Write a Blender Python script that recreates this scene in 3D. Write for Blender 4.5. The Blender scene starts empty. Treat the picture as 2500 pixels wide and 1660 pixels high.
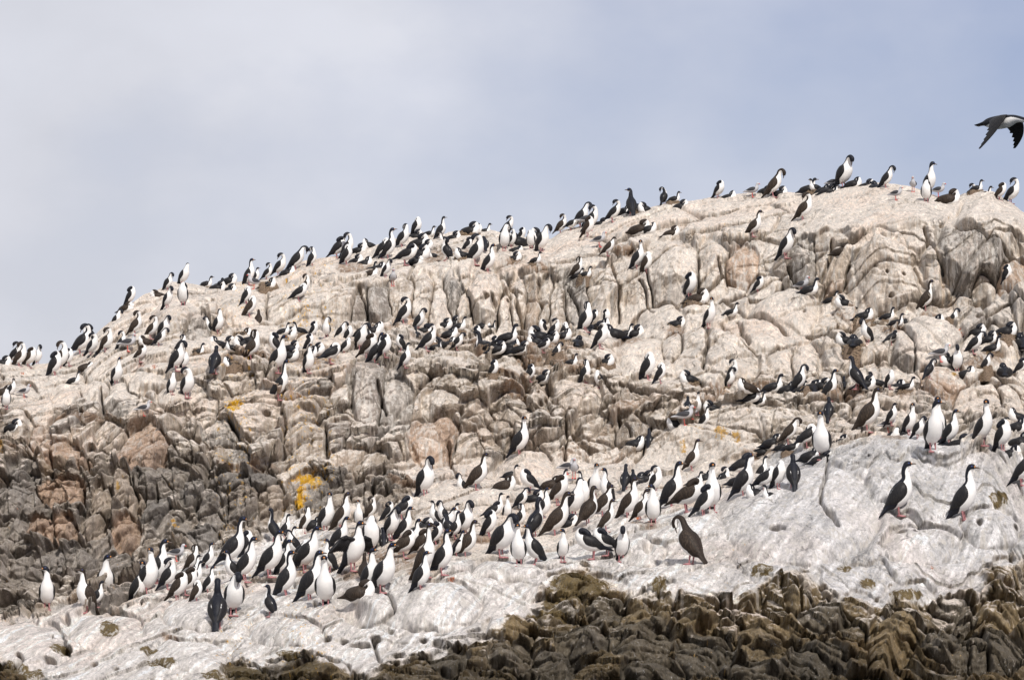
import bpy, math, random
import numpy as np
from mathutils import Vector, Matrix

# ------------------------------------------------------------------ camera
F_PX = 9030.0                     # focal length in photo pixels (photo is 2500 x 1660)
PITCH = math.atan((1560 - 830) / F_PX)
CAM = np.array([0.0, 0.0, 2.6])
scene = bpy.context.scene
cam_data = bpy.data.cameras.new("camera")
cam_data.sensor_width = 36.0
cam_data.lens = 36.0 * F_PX / 2500.0
cam_data.clip_start = 0.5
cam_data.clip_end = 20000
cam = bpy.data.objects.new("camera", cam_data)
scene.collection.objects.link(cam)
cam.location = CAM
cam.rotation_euler = (math.pi / 2 + PITCH, 0, 0)
scene.camera = cam

# ------------------------------------------------------------------ sun and sky
SUN_EL = math.radians(43)
SUN_AZ = math.radians(20)         # to the right of straight behind the camera
sun_dir = Vector((math.sin(SUN_AZ) * math.cos(SUN_EL), -math.cos(SUN_AZ) * math.cos(SUN_EL), math.sin(SUN_EL)))
sd = bpy.data.lights.new("sun", 'SUN')
sd.energy = 4.0
sd.angle = math.radians(0.5)
sd.color = (1.0, 0.955, 0.89)
sun = bpy.data.objects.new("sun", sd)
scene.collection.objects.link(sun)
sun.rotation_euler = sun_dir.to_track_quat('Z', 'Y').to_euler()
scene.view_settings.view_transform = 'Standard'
scene.view_settings.look = 'None'
scene.view_settings.exposure = 0.0
scene.view_settings.gamma = 1.0

world = bpy.data.worlds.new("World")
scene.world = world
world.use_nodes = True
wn, wl = world.node_tree.nodes, world.node_tree.links
wn.clear()
w_out = wn.new('ShaderNodeOutputWorld')
w_bg = wn.new('ShaderNodeBackground')
w_sky = wn.new('ShaderNodeTexSky')
w_sky.sky_type = 'NISHITA'
w_sky.sun_disc = False
w_sky.sun_elevation = SUN_EL
w_sky.sun_rotation = math.pi - SUN_AZ
w_sky.dust_density = 1.0
w_sky.air_density = 1.0
def wmath(op, a, b=None, c=None):
    n = wn.new('ShaderNodeMath'); n.operation = op
    for i, x in enumerate((a, b, c)):
        if x is None: continue
        if isinstance(x, (int, float)): n.inputs[i].default_value = x
        else: wl.new(x, n.inputs[i])
    return n.outputs[0]
w_tc = wn.new('ShaderNodeTexCoord')
w_sep = wn.new('ShaderNodeSeparateXYZ'); wl.new(w_tc.outputs['Generated'], w_sep.inputs[0])
w_map = wn.new('ShaderNodeMapping'); w_map.inputs['Scale'].default_value = (1, 1, 1.5)
wl.new(w_tc.outputs['Generated'], w_map.inputs[0])
w_n1 = wn.new('ShaderNodeTexNoise'); w_n1.inputs['Scale'].default_value = 14; w_n1.inputs['Detail'].default_value = 5; w_n1.inputs['Roughness'].default_value = 0.5
wl.new(w_map.outputs[0], w_n1.inputs['Vector'])
w_n2 = wn.new('ShaderNodeTexNoise'); w_n2.inputs['Scale'].default_value = 30; w_n2.inputs['Detail'].default_value = 4
wl.new(w_map.outputs[0], w_n2.inputs['Vector'])
# cloud sheet: thick to the north-west (left), thinning to blue on the right and low on the left
cx = wmath('MULTIPLY', w_sep.outputs['X'], -4.4)
cz = wmath('MULTIPLY', w_sep.outputs['Z'], 4.5)
cn = wmath('MULTIPLY', wmath('SUBTRACT', w_n1.outputs['Fac'], 0.5), 0.9)
cn2 = wmath('MULTIPLY', wmath('SUBTRACT', w_n2.outputs['Fac'], 0.5), 0.35)
cov = wmath('ADD', wmath('ADD', wmath('ADD', cx, cz), wmath('ADD', cn, cn2)), -0.06)
w_cl = wn.new('ShaderNodeClamp'); wl.new(cov, w_cl.inputs[0])
w_scale = wn.new('ShaderNodeMix'); w_scale.data_type = 'RGBA'; w_scale.blend_type = 'MULTIPLY'
w_scale.inputs[0].default_value = 1.0
wl.new(w_sky.outputs[0], w_scale.inputs[6]); w_scale.inputs[7].default_value = (1.12, 0.93, 1.00, 1)
w_mix = wn.new('ShaderNodeMix'); w_mix.data_type = 'RGBA'
wl.new(w_cl.outputs[0], w_mix.inputs[0]); wl.new(w_scale.outputs[2], w_mix.inputs[6])
w_br = wn.new('ShaderNodeMapRange'); wl.new(w_n1.outputs['Fac'], w_br.inputs[0]); w_br.inputs[1].default_value = .32; w_br.inputs[2].default_value = .68; w_br.inputs[3].default_value = .93; w_br.inputs[4].default_value = 1.06
w_cc = wn.new('ShaderNodeVectorMath'); w_cc.operation = 'SCALE'; w_cc.inputs[0].default_value = (6.95, 7.1, 7.8); wl.new(w_br.outputs[0], w_cc.inputs['Scale'])
wl.new(w_cc.outputs[0], w_mix.inputs[7])
wl.new(w_mix.outputs[2], w_bg.inputs['Color'])
w_bg.inputs['Strength'].default_value = 0.10
wl.new(w_bg.outputs[0], w_out.inputs[0])

# ------------------------------------------------------------------ helpers
cp, sp = math.cos(PITCH), math.sin(PITCH)
def bearing(u, v, D):
    """point at horizontal distance D whose sight line leaves the camera at photo direction (u, v)"""
    a = (u - 1250.0) / F_PX
    b = (830.0 - v) / F_PX
    y = cp - b * sp
    z = sp + b * cp
    k = D / y
    return a * k, D + 0 * k, CAM[2] + z * k
def project(x, y, z):
    zc = y * cp + (z - CAM[2]) * sp
    yc = -y * sp + (z - CAM[2]) * cp
    return 1250 + F_PX * x / zc, 830 - F_PX * yc / zc

def hash3(i, j, k, seed):
    h = (i.astype(np.int64) * 374761393 + j.astype(np.int64) * 668265263 + k.astype(np.int64) * 2147483647 + seed * 1274126177) & 0xffffffff
    h = ((h ^ (h >> 13)) * 1274126177) & 0xffffffff
    h = ((h ^ (h >> 16)) * 2246822519) & 0xffffffff
    h = h ^ (h >> 15)
    return (h & 0xffffff).astype(np.float32) / 16777216.0
def vnoise(x, y, z, seed=0):
    """smooth value noise in -1..1"""
    xi, yi, zi = np.floor(x), np.floor(y), np.floor(z)
    fx, fy, fz = x - xi, y - yi, z - zi
    fx = fx * fx * fx * (fx * (fx * 6 - 15) + 10); fy = fy * fy * fy * (fy * (fy * 6 - 15) + 10); fz = fz * fz * (3 - 2 * fz)
    xi, yi, zi = xi.astype(np.int64), yi.astype(np.int64), zi.astype(np.int64)
    r = 0
    for a in (0, 1):
        for b in (0, 1):
            for c in (0, 1):
                w = (fx if a else 1 - fx) * (fy if b else 1 - fy) * (fz if c else 1 - fz)
                r = r + w * hash3(xi + a, yi + b, zi + c, seed)
    return (r * 2 - 1).astype(np.float32)
def fbm(x, y, z, seed=0, octv=4, gain=0.5):
    r, amp, tot = 0, 1.0, 0.0
    for o in range(octv):
        r = r + amp * vnoise(x * 2 ** o + 17.3 * o, y * 2 ** o - 9.1 * o, z * 2 ** o + 3.7 * o, seed + o)
        tot += amp; amp *= gain
    return r / tot
def sstep(a, b, x):
    t = np.clip((x - a) / (b - a), 0, 1)
    return t * t * (3 - 2 * t)
def voronoi(p, q, seed, jitter=0.85):
    """2-D cells: nearest distance, border distance, cell hash ids and offset from the seed point"""
    pi, qi = np.floor(p), np.floor(q)
    f1 = np.full(p.shape, 9.0, np.float32); f2 = np.full(p.shape, 9.0, np.float32)
    ci = np.zeros(p.shape, np.int64); cj = np.zeros(p.shape, np.int64)
    ox = np.zeros(p.shape, np.float32); oy = np.zeros(p.shape, np.float32)
    zz = np.zeros(1, np.int64)
    for a in (-1, 0, 1):
        for b in (-1, 0, 1):
            gi, gj = (pi + a).astype(np.int64), (qi + b).astype(np.int64)
            sx = gi + 0.5 + jitter * (hash3(gi, gj, zz, seed) - 0.5)
            sy = gj + 0.5 + jitter * (hash3(gi, gj, zz, seed + 7) - 0.5)
            dx, dy = (p - sx).astype(np.float32), (q - sy).astype(np.float32)
            d = np.sqrt(dx * dx + dy * dy)
            near = d < f1
            f2 = np.where(near, f1, np.minimum(f2, d))
            ci = np.where(near, gi, ci); cj = np.where(near, gj, cj)
            ox = np.where(near, dx, ox); oy = np.where(near, dy, oy)
            f1 = np.where(near, d, f1)
    def rnd(k): return hash3(ci, cj, zz, seed + 100 + k)
    return f1, f2 - f1, rnd, ox, oy

# ------------------------------------------------------------------ the island as one sheet of rock
SKY_U = np.array([-400, 0, 60, 110, 170, 212, 240, 318, 350, 420, 456, 508, 593, 678, 741, 805, 847, 911, 953, 1016, 1059, 1122, 1200, 1270, 1345, 1376, 1482, 1525, 1588, 1652, 1736, 1821, 1906, 1959, 2012, 2075, 2139, 2223, 2276, 2319, 2382, 2425, 2467, 2500, 2900])
SKY_V = np.array([930, 884, 888, 886, 866, 838, 806, 742, 718, 688, 690, 700, 690, 672, 637, 630, 624, 600, 586, 564, 572, 562, 562, 578, 580, 560, 536, 520, 508, 497, 482, 471, 466, 472, 456, 453, 443, 456, 476, 482, 466, 466, 490, 520, 640])
KU = np.array([-400, 0, 210, 420, 640, 840, 1060, 1260, 1500, 1680, 1900, 2100, 2300, 2500, 2900])
LV = [  # elevation bearing of each terrace line, per KU column
 [985, 940, 900, 770, 740, 690, 690, 668, 640, 612, 572, 548, 528, 552, 650],           # brow of summit slope
 [1010, 975, 935, 835, 800, 790, 800, 800, 800, 745, 760, 755, 740, 700, 720],          # foot of upper cliff
 [1040, 1010, 970, 930, 920, 915, 900, 925, 925, 955, 960, 965, 965, 985, 1000],        # front of nest terrace
 [1120, 1110, 1110, 1110, 1110, 1120, 1130, 1130, 1125, 1130, 1115, 1062, 1075, 1075, 1080],  # foot of middle cliff
 [1530, 1505, 1455, 1372, 1285, 1240, 1190, 1180, 1160, 1160, 1135, 1074, 1092, 1090, 1095],  # back of roost ledge
 [1545, 1530, 1520, 1515, 1525, 1480, 1400, 1378, 1372, 1265, 1192, 1092, 1112, 1108, 1112],  # front of roost ledge
 [1670, 1665, 1655, 1645, 1640, 1612, 1552, 1480, 1402, 1400, 1392, 1402, 1436, 1420, 1430],  # top of tide rocks
 [1820] * 15,
]
LD = [
 [60, 61, 62.5, 64.5, 66, 66.5, 67, 67, 66.5, 65.5, 64.5, 63, 62, 61, 60],
 [59.5, 60.5, 61.5, 63.3, 64.5, 65, 65.6, 65.6, 65, 64, 62.6, 61.3, 60.5, 60, 59],
 [57.5, 58.5, 59.5, 60, 60, 60, 60.4, 60.5, 60, 59, 58, 57.5, 57.5, 57.5, 57],
 [55.5, 56.5, 57, 57.2, 57.3, 57.5, 58, 58, 57.5, 56.6, 55, 53, 53, 53.5, 53],
 [52, 52.5, 53, 54, 55, 55.6, 56, 56.2, 55.8, 55, 53.4, 51.3, 50, 49.5, 49],
 [50.5, 50.5, 49.5, 48.5, 47.3, 46.8, 47.3, 47.8, 47.6, 49, 49.5, 50, 48.6, 48.4, 48],
 [46, 46, 45.5, 45, 44.7, 44.6, 45, 46, 46.8, 46, 45.5, 45.3, 45, 45, 45],
 [41, 41, 41, 40.5, 40, 39.5, 39, 39, 38.5, 38.3, 38, 38, 38, 38, 38],
]
SKY_D = np.array([62, 63.5, 65.5, 69, 71, 71.5, 72, 72, 71, 70, 69, 67, 66, 64, 63])
NU, NV = 1750, 740
U1 = np.linspace(-330, 2830, NU)
vs = np.interp(U1, SKY_U, SKY_V)
from_knots = lambda arr: np.interp(U1, KU, arr)
def smooth1(a, n):
    k = np.hanning(2 * n + 1); k /= k.sum()
    return np.convolve(np.pad(a, n, mode='edge'), k, mode='valid')
vs = smooth1(vs, 5)
lines_v = [vs] + [smooth1(from_knots(a), 40) for a in LV]
lines_d = [smooth1(from_knots(SKY_D), 40)] + [smooth1(from_knots(a), 40) for a in LD]
for k in range(1, len(lines_v)):
    lines_v[k] = np.maximum(lines_v[k], lines_v[k - 1] + 6)
T1 = np.linspace(0, 1, NV)
VV = vs[None, :] + T1[:, None] * (1815 - vs[None, :])
UU = np.repeat(U1[None, :], NV, 0)
# irregular terrace lines
wv = 16 * fbm(UU / 150, VV / 120, 0 * UU, 5, 4) * np.clip(T1[:, None] * 14, 0, 1)
Vw = VV + wv
D0 = np.zeros((NV, NU))
for c in range(NU):
    D0[:, c] = np.interp(Vw[:, c], [l[c] for l in lines_v], [l[c] for l in lines_d])
# crest: the sheet rolls over behind the skyline
roll = np.clip(1 - (VV - vs[None, :]) / 22.0, 0, 1)
X0, Y0, Z0 = bearing(UU, VV, D0)
NB = 34
bt = np.linspace(1, 0, NB, endpoint=False)          # back rows, farthest first
xb = np.repeat(X0[:1], NB, 0) * (1 + 0.25 * bt[:, None]); yb = Y0[:1] + 22 * bt[:, None] ** 1.5 + 0.15
zb = Z0[:1] - (0.02 * 22 * bt[:, None] + 11 * bt[:, None] ** 2.2)
X = np.vstack([xb, X0]).astype(np.float32); Y = np.vstack([yb, Y0]).astype(np.float32); Z = np.vstack([zb, Z0]).astype(np.float32)
UUf = np.vstack([np.repeat(U1[None, :], NB, 0), UU]).astype(np.float32)
VVf = np.vstack([vs[None, :] - 0 * bt[:, None], VV]).astype(np.float32)
NR = NV + NB
# smooth the base along the fall line so that terraces have rounded brows
def blur_rows(A, n):
    k = np.hanning(2 * n + 1); k /= k.sum()
    P = np.pad(A, ((n, n), (0, 0)), mode='edge')
    R = np.zeros_like(A)
    for i, w in enumerate(k): R += w * P[i:i + A.shape[0]]
    return R
Yb = blur_rows(Y, 4)
Yb[:NB + 6] = Y[:NB + 6]
Y = Yb
# arc length down the slope
ds = np.zeros((NR, NU), np.float32)
ds[1:] = np.sqrt(np.minimum(np.diff(Y, axis=0) ** 2, .02) * 0.35 + np.diff(Z, axis=0) ** 2)
S = np.cumsum(ds, 0)
S = S - S[NB + 300:NB + 301]
S = (S + fbm(X * .3, Y * .05, Z * .3, 3, 2) * 0.4).astype(np.float32)

# ---- kinds of rock over the island
ROCK = """d 300 760 450 720 700 640 900 620 1150 600 1400 570 1600 520 1800 500 2000 480 2200 490 2400 500 100 900 250 850 -200 950
d 100 980 250 930 420 900 600 820 1600 800 1900 780 2250 850 2400 900 1700 1090 1050 1180 900 1300 1000 1350 1200 1300 1400 1250 1700 1180 500 880 720 890
c 480 790 750 740 900 740 1100 720 1250 730 1400 720 1550 690 1700 640 1850 620 2000 640 2150 680 2350 620 2480 600 1750 870 2050 850 2450 800 900 980 1000 1000 2700 700
b 600 900 700 930 1050 850 1250 860 800 1000 600 1020 1100 1000 1300 980 1450 1000 1650 1000 1850 1020 50 1050 200 1080 350 1060 450 1040 740 1100 740 1180 2000 1000 2400 1000 -200 1050 560 1120 850 1080
r 60 1150 250 1170 450 1150 100 1250 300 1280 500 1220 50 1350 250 1380 600 1200 420 1280 560 1270 820 1200 50 1450 -200 1300 680 1230 380 1350 150 1420 920 1180
s 700 1330 600 1400 1500 1280 450 1430 1800 1280 1950 1250 2050 1150 2150 1200 2300 1200 2450 1250 2300 1300 2200 1370 2400 1350 1650 1350 50 1560 200 1560 400 1580 600 1560 800 1540 950 1500 1100 1450 1120 1510 1230 1400 -200 1600 300 1640 500 1640 1580 1370 1750 1385 2350 1440 1600 1420 1700 1430 1800 1425 1510 1395 1310 1410 1240 1480 1150 1545 1050 1575 2250 1430 2110 1425 2200 1400 2700 1250 1480 1350 100 1640 850 1580
t 780 1650 1000 1640 1130 1600 1260 1560 1380 1445 1450 1450 1450 1510 1300 1640 1620 1495 1760 1500 1900 1480 2060 1495 2000 1550 1800 1600 2200 1500 2400 1490 2450 1600 2300 1620 2460 1410 1500 1640 2700 1550 1640 1540 40 1665 -200 1800 400 1780 640 1665"""
gu, gv = np.meshgrid(np.linspace(-400, 2900, 166), np.linspace(400, 1820, 96))
wts = {}
tot = 1e-9
for ln in ROCK.split('\n'):
    p = ln.split(); k = p[0]; nums = list(map(float, p[1:]))
    w = 0
    for a, b in zip(nums[::2], nums[1::2]):
        w = w + 1.0 / (((gu - a) ** 2 + (1.5 * (gv - b)) ** 2) ** 2 + 1.2e6)
    wts[k] = wts.get(k, 0) + w; tot = tot + w
warp_u = UUf + 60 * fbm(UUf / 80, VVf / 60, 0 * UUf, 31, 5, .6)
warp_v = VVf + 55 * fbm(UUf / 80, VVf / 60, 0 * UUf + 5, 32, 5, .6)
gi = np.clip((warp_u + 400) / 20.0, 0, 163.99); gj = np.clip((warp_v - 400) / (1420 / 95.0), 0, 93.99)
i0, j0 = gi.astype(int), gj.astype(int); fi, fj = gi - i0, gj - j0
W = {}
wsum = 0
for k, w in wts.items():
    w = (w / tot)
    r = (w[j0, i0] * (1 - fi) + w[j0, i0 + 1] * fi) * (1 - fj) + (w[j0 + 1, i0] * (1 - fi) + w[j0 + 1, i0 + 1] * fi) * fj
    W[k] = (r ** 2.2).astype(np.float32); wsum = wsum + W[k]
for k in W: W[k] /= wsum
def by_rock(**kw): return sum(W[k] * v for k, v in kw.items())

# ---- named rock masses read from the place: bearing u v, half sizes, bulge (m), tone
ROCKS = """2420 560 110 75 .5 p;2150 495 190 60 .3 p;2163 680 92 88 .75 t;2380 610 90 105 .6 g;2470 672 42 40 .4 o;2402 690 34 48 .35 p;2268 830 78 66 .45 w;2212 852 36 54 .4 g;2303 931 56 50 .6 o;2400 972 70 40 .4 p;2465 965 42 38 .4 p
1918 754 86 60 .6 p;1842 810 78 48 .45 p;1745 872 102 82 .8 p;1908 888 34 44 .35 p;1970 888 40 55 .4 p;1610 778 62 38 .4 p;1565 860 58 44 .4 p;1640 838 26 36 .3 p;1632 946 92 30 .45 t;1860 1026 165 38 .4 p;1704 1086 158 58 .8 t;1545 1062 44 48 .4 t
1028 722 30 62 .4 p;1076 745 34 70 .4 p;1107 720 28 60 .35 g;1133 760 26 60 .4 p;1186 722 46 74 .55 p;1230 765 26 56 .35 p;1265 735 24 66 .4 p;1300 745 22 66 .4 t;1332 730 20 64 .35 p;1360 745 24 64 .4 t;1408 728 36 74 .5 g;1475 725 50 80 .7 p;1545 708 56 78 .55 t;1640 662 76 84 .6 p;1740 655 44 72 .45 p;1812 648 40 54 .35 o;1870 700 42 40 .35 p;1960 640 36 66 .4 g;2030 620 46 62 .35 t
780 742 150 52 .55 p;872 748 30 46 .3 g;925 738 32 52 .4 g;600 745 62 46 .4 p;985 720 34 52 .4 t;430 770 66 44 .4 p;480 790 36 40 .3 g
583 930 40 28 .35 t;740 940 76 28 .4 g;602 1012 82 60 .65 t;545 1052 50 38 .35 g;747 1065 50 60 .55 t;822 1060 36 42 .35 g;900 950 50 78 .45 g;962 985 44 88 .5 g;580 1126 36 25 .3 g;536 1112 34 28 .3 t;760 1202 54 46 .45 g;870 1120 80 24 .3 t
1097 876 88 26 .5 p;1240 898 46 24 .35 p;1311 976 34 48 .6 t;1075 985 50 36 .45 p;1165 1012 42 30 .35 p;1062 1078 62 58 .5 o;1138 1092 42 40 .5 t;1280 1138 72 38 .6 p;1402 972 68 46 .45 p;1452 1060 50 50 .45 t;1262 1000 58 38 .4 p;1210 1060 44 36 .3 t
40 1040 42 34 .4 t;294 982 42 46 .6 g;275 1068 46 32 .5 t;348 1100 62 56 .7 o;100 1080 30 30 .4 o;155 1114 42 28 .4 o;236 1114 26 22 .35 t;62 1156 42 30 .45 g;212 1142 22 16 .35 o;42 1218 52 44 .5 d;150 1206 62 34 .5 o;300 1206 30 44 .4 t;372 1182 54 34 .45 d;256 1232 32 42 .4 t;375 1242 42 38 .4 g;230 956 40 30 .4 p;160 966 40 26 .4 p;420 1165 44 30 .35 d;40 960 52 26 .35 p;360 930 52 26 .35 p;440 960 60 34 .4 p;500 1000 34 40 .35 p
100 1296 36 36 .45 o;30 1300 40 46 .4 d;60 1390 46 50 .4 d;160 1300 30 34 .4 o;230 1290 34 30 .35 t;310 1310 32 44 .45 o;200 1370 42 36 .4 d;290 1390 40 40 .4 d;420 1280 40 46 .45 d;520 1240 44 46 .5 d;590 1230 40 54 .5 d;660 1230 34 50 .4 t;470 1210 36 30 .35 g;560 1180 50 26 .35 g;640 1175 30 26 .3 g;130 1380 34 40 .4 d;400 1370 34 34 .4 t;340 1240 28 28 .3 t;495 1310 40 34 .35 g
1950 1255 190 120 .5 w;1560 1345 64 34 .4 p;1240 1395 90 26 .35 w;60 1580 100 60 .5 w;260 1540 90 44 .4 w;480 1500 80 40 .4 w;700 1545 90 36 .4 w;900 1480 80 36 .4 w;1050 1480 120 60 .5 w;2420 1290 70 50 .4 w;2250 1330 90 46 .35 w;460 1600 90 40 .35 w;660 1450 70 34 .3 p
1957 1436 50 62 .8 y;2460 1402 42 46 .7 y;2170 1582 58 62 .8 y;2350 1605 100 46 .7 n;1430 1440 100 42 .5 y;1830 1460 42 34 .5 y;1630 1450 26 30 .4 y;1350 1480 60 26 .4 n;1480 1480 52 34 .5 n;1240 1535 60 28 .45 y;1100 1615 46 36 .5 n;1250 1610 60 40 .6 n;1420 1570 60 46 .5 n;1560 1570 80 60 .6 n;1700 1500 60 40 .5 y;1720 1600 70 54 .6 n;1860 1560 66 50 .6 y;2010 1500 70 40 .5 n;2100 1480 60 34 .5 y;2220 1450 60 30 .5 y;2330 1510 52 40 .5 n;2440 1510 52 40 .5 y;2000 1610 70 46 .6 n;1340 1640 70 40 .6 n;1600 1650 80 36 .5 n;1850 1650 80 40 .5 n;2440 1600 60 50 .5 n;780 1640 70 30 .4 y;600 1650 60 26 .35 y;1560 1500 44 30 .4 y"""
wu = UUf + 11 * fbm(UUf / 34, VVf / 34, 0 * UUf, 41, 3)
wvv = VVf + 9 * fbm(UUf / 34, VVf / 34, 0 * UUf + 3, 42, 3)
m1 = np.full((NR, NU), 9.0, np.float32); m2 = m1.copy(); mid = np.full((NR, NU), -1, np.int32); mbody = np.zeros((NR, NU), np.float32)
rock_rows = [r.split() for r in ROCKS.replace('\n', ';').split(';')]
for n, (a, b, ru, rv, bg, tn) in enumerate(rock_rows):
    a, b, ru, rv = float(a), float(b), float(ru), float(rv)
    c0, c1 = np.searchsorted(U1, [a - 1.9 * ru - 15, a + 1.9 * ru + 15])
    if c1 <= c0: continue
    dx, dy = (wu[NB:, c0:c1] - a) / ru, (wvv[NB:, c0:c1] - b) / rv
    rs = random.Random(n); an = rs.uniform(-.35, .35)
    dx, dy = dx * math.cos(an) + dy * math.sin(an), dy * math.cos(an) - dx * math.sin(an)
    d = (np.abs(dx) ** 2.5 + np.abs(dy) ** 2.5) ** (1 / 2.5)
    s1, s2, sm = m1[NB:, c0:c1], m2[NB:, c0:c1], mid[NB:, c0:c1]
    rnd_ = {'p': .25, 'w': .75, 't': .12, 'g': .08, 'o': .10, 'd': .0, 'y': .05, 'n': .0}[tn]
    hb = .82 + rs.uniform(-.25, .25) * dx + rs.uniform(-.1, .45) * dy
    npl = 9 if tn in 'pw' else 5
    for q_ in range(npl):
        th = q_ * 2 * math.pi / npl + rs.uniform(-3.2, 3.2) / npl; sl_ = rs.uniform(.55, 2.6) if npl == 9 else rs.choice((.45, .7, 1.0, 3.0, 4.5))
        hb = np.minimum(hb, sl_ * (rs.uniform(.8, 1.12) - dx * math.cos(th) - dy * math.sin(th)))
    hb = np.clip(hb, 0, 1) * (1 - rnd_) + rnd_ * np.clip(1 - d ** 3.0, 0, 1) ** .65
    sb = mbody[NB:, c0:c1]
    near = d < s1
    sb[:] = np.where(near, hb, sb)
    s2[:] = np.where(near, s1, np.minimum(s2, d)); sm[:] = np.where(near, n, sm); s1[:] = np.where(near, d, s1)
rock_bulge = np.array([float(r[4]) for r in rock_rows] + [0.0], np.float32)
rock_size = np.array([min(float(r[2]), float(r[3])) for r in rock_rows] + [1.0], np.float32)
rndA = np.array([random.Random(i * 3 + 1).uniform(-1, 1) for i in range(len(rock_rows))] + [0], np.float32)
rndB = np.array([random.Random(i * 5 + 2).uniform(-1, 1) for i in range(len(rock_rows))] + [0], np.float32)

# ---- relief
wx = X + 0.06 * fbm(X * 1.6, S * 1.6, Y * .3, 11, 3)
ws = S + 0.05 * fbm(X * 1.6, S * 1.6, Y * .3 + 7, 12, 3)
shear = ws + wx * 0.35
n1 = fbm(X * 1.1, S * 1.3, Y * .25, 21, 4)
def blocks(cx_, cy_, seed, bev, tilt, rough=.3):
    f1, bd, rnd, ox, oy = voronoi(wx / cx_, shear / cy_, seed)
    top = 0.25 + 0.55 * rnd(0) + tilt * ((rnd(1) - .5) * ox * 2 + (rnd(2) - .35) * oy * 2)
    return np.minimum(np.maximum(top, 0.05), bev * bd), rnd, bd, f1
hL, rL, bL, fL = blocks(1.7, 1.1, 1, 4.5, 1.1)
hM, rM, bM, fM = blocks(0.62, 0.48, 2, 4.0, 1.2)
hS, rS, bS, fS = blocks(0.27, 0.2, 3, 4.0, 1.3)
hC, rC, bC, fC = blocks(0.42, 1.7, 4, 4.0, .8)
dome = np.sqrt(np.clip(1 - (fL / .85) ** 2, 0, 1))
n2 = fbm(X * 5.0, S * 4.0, Y * .8, 22, 4, .55)
# foliation: slanting ribs in the bedrock
fol = fbm(X * 7 + S * 5.0, S * 1.3 - X * .9, Y * .3, 23, 3, .55)
H = by_rock(d=.20, c=.26, b=.34, r=.36, s=.14, t=.34) * hL
H += by_rock(d=.03, c=.04, b=.15, r=.32, s=.04, t=.24) * hM
H += by_rock(d=.012, c=.015, b=.045, r=.11, s=.012, t=.07) * hS
H += by_rock(d=.04, c=.22, b=.12, r=.12, s=.0, t=.05) * hC
H += by_rock(d=.08, c=.0, b=.0, r=.0, s=.12, t=.0) * dome
# bedding ledges (undercut below) and steep joints (step faces to the left), broken into patches
def saw(q_): return q_ - np.floor(q_)
lw = fbm(X * .55, S * .55, Y * .1, 91, 3) * .55
led = saw((S + .22 * X) / .85 + lw)
led2 = saw((S - .35 * X) / .42 + 1.4 * lw + .3 * n1)
slant2 = saw((S - .9 * X) / .21 + 1.6 * lw)
jnt = 1 - saw((X + .28 * S) / 1.15 + .8 * fbm(X * .5, S * .35, Y * .1, 92, 3))
jnt2 = 1 - saw((X - .18 * S) / .36 + 1.1 * fbm(X * .7, S * .5, Y * .1, 93, 3))
slant = saw((S - .75 * X) / .55 + 1.2 * lw)
pa = sstep(-.25, .25, fbm(X * .6, S * .6, Y * .1, 94, 3)); pb = sstep(-.2, .3, fbm(X * .7, S * .7, Y * .1, 95, 3))
LJ = by_rock(d=.10, c=.14, b=.26, r=.20, s=.09, t=.07) * led * pa + by_rock(d=.012, c=.025, b=.08, r=.12, s=.02, t=.03) * led2 * pb
LJ = LJ + by_rock(d=.10, c=.34, b=.26, r=.26, s=.03, t=.09) * jnt * pb + by_rock(d=.02, c=.05, b=.07, r=.14, s=.0, t=.03) * jnt2 * (1 - pa * .5)
LJ = LJ + by_rock(d=.0, c=.0, b=.04, r=.06, s=.04, t=.26) * slant * (1 - .6 * pb) + by_rock(d=.0, c=.0, b=.01, r=.04, s=.0, t=.07) * slant2 * pb
H += LJ
gl, gm_ = np.exp(-(bL / .030) ** 2), np.exp(-(bM / .035) ** 2)
H -= by_rock(d=.16, c=.22, b=.22, r=.18, s=.05, t=.13) * gl + by_rock(d=.03, c=.04, b=.13, r=.16, s=.015, t=.08) * gm_
inside = sstep(1.12, .98, m1)
bdm = np.clip(m2 - m1, 0, 1)
facet = by_rock(d=.10, c=.15, b=.25, r=.5, s=.08, t=.5)
body = rock_bulge[mid] * mbody * by_rock(d=.95, c=1.0, b=.95, r=.9, s=.8, t=.95)
edge = np.minimum(1, bdm * 6 + .2)
Hm = body * edge - (.20 - .15 * W['s']) * np.exp(-(bdm / .045) ** 2) + 0.50 * H * by_rock(d=.7, c=.75, b=.9, r=1.1, s=.6, t=1.1) * (rock_size[mid] > 0)
H = H * (1 - inside) + Hm * inside
H += by_rock(d=.10, c=.06, b=.08, r=.10, s=.11, t=.10) * n1
H += by_rock(d=.018, c=.024, b=.035, r=.06, s=.018, t=.06) * n2
rdg = 1 - np.abs(fbm(X * 2.4, S * 2.2, Y * .5, 24, 4, .55)) * 2
H -= by_rock(d=.02, c=.03, b=.05, r=.08, s=.025, t=.08) * np.clip(rdg - .55, 0, 1) * 2
H += by_rock(d=.006, c=.015, b=.02, r=.06, s=.012, t=.05) * fol
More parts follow.
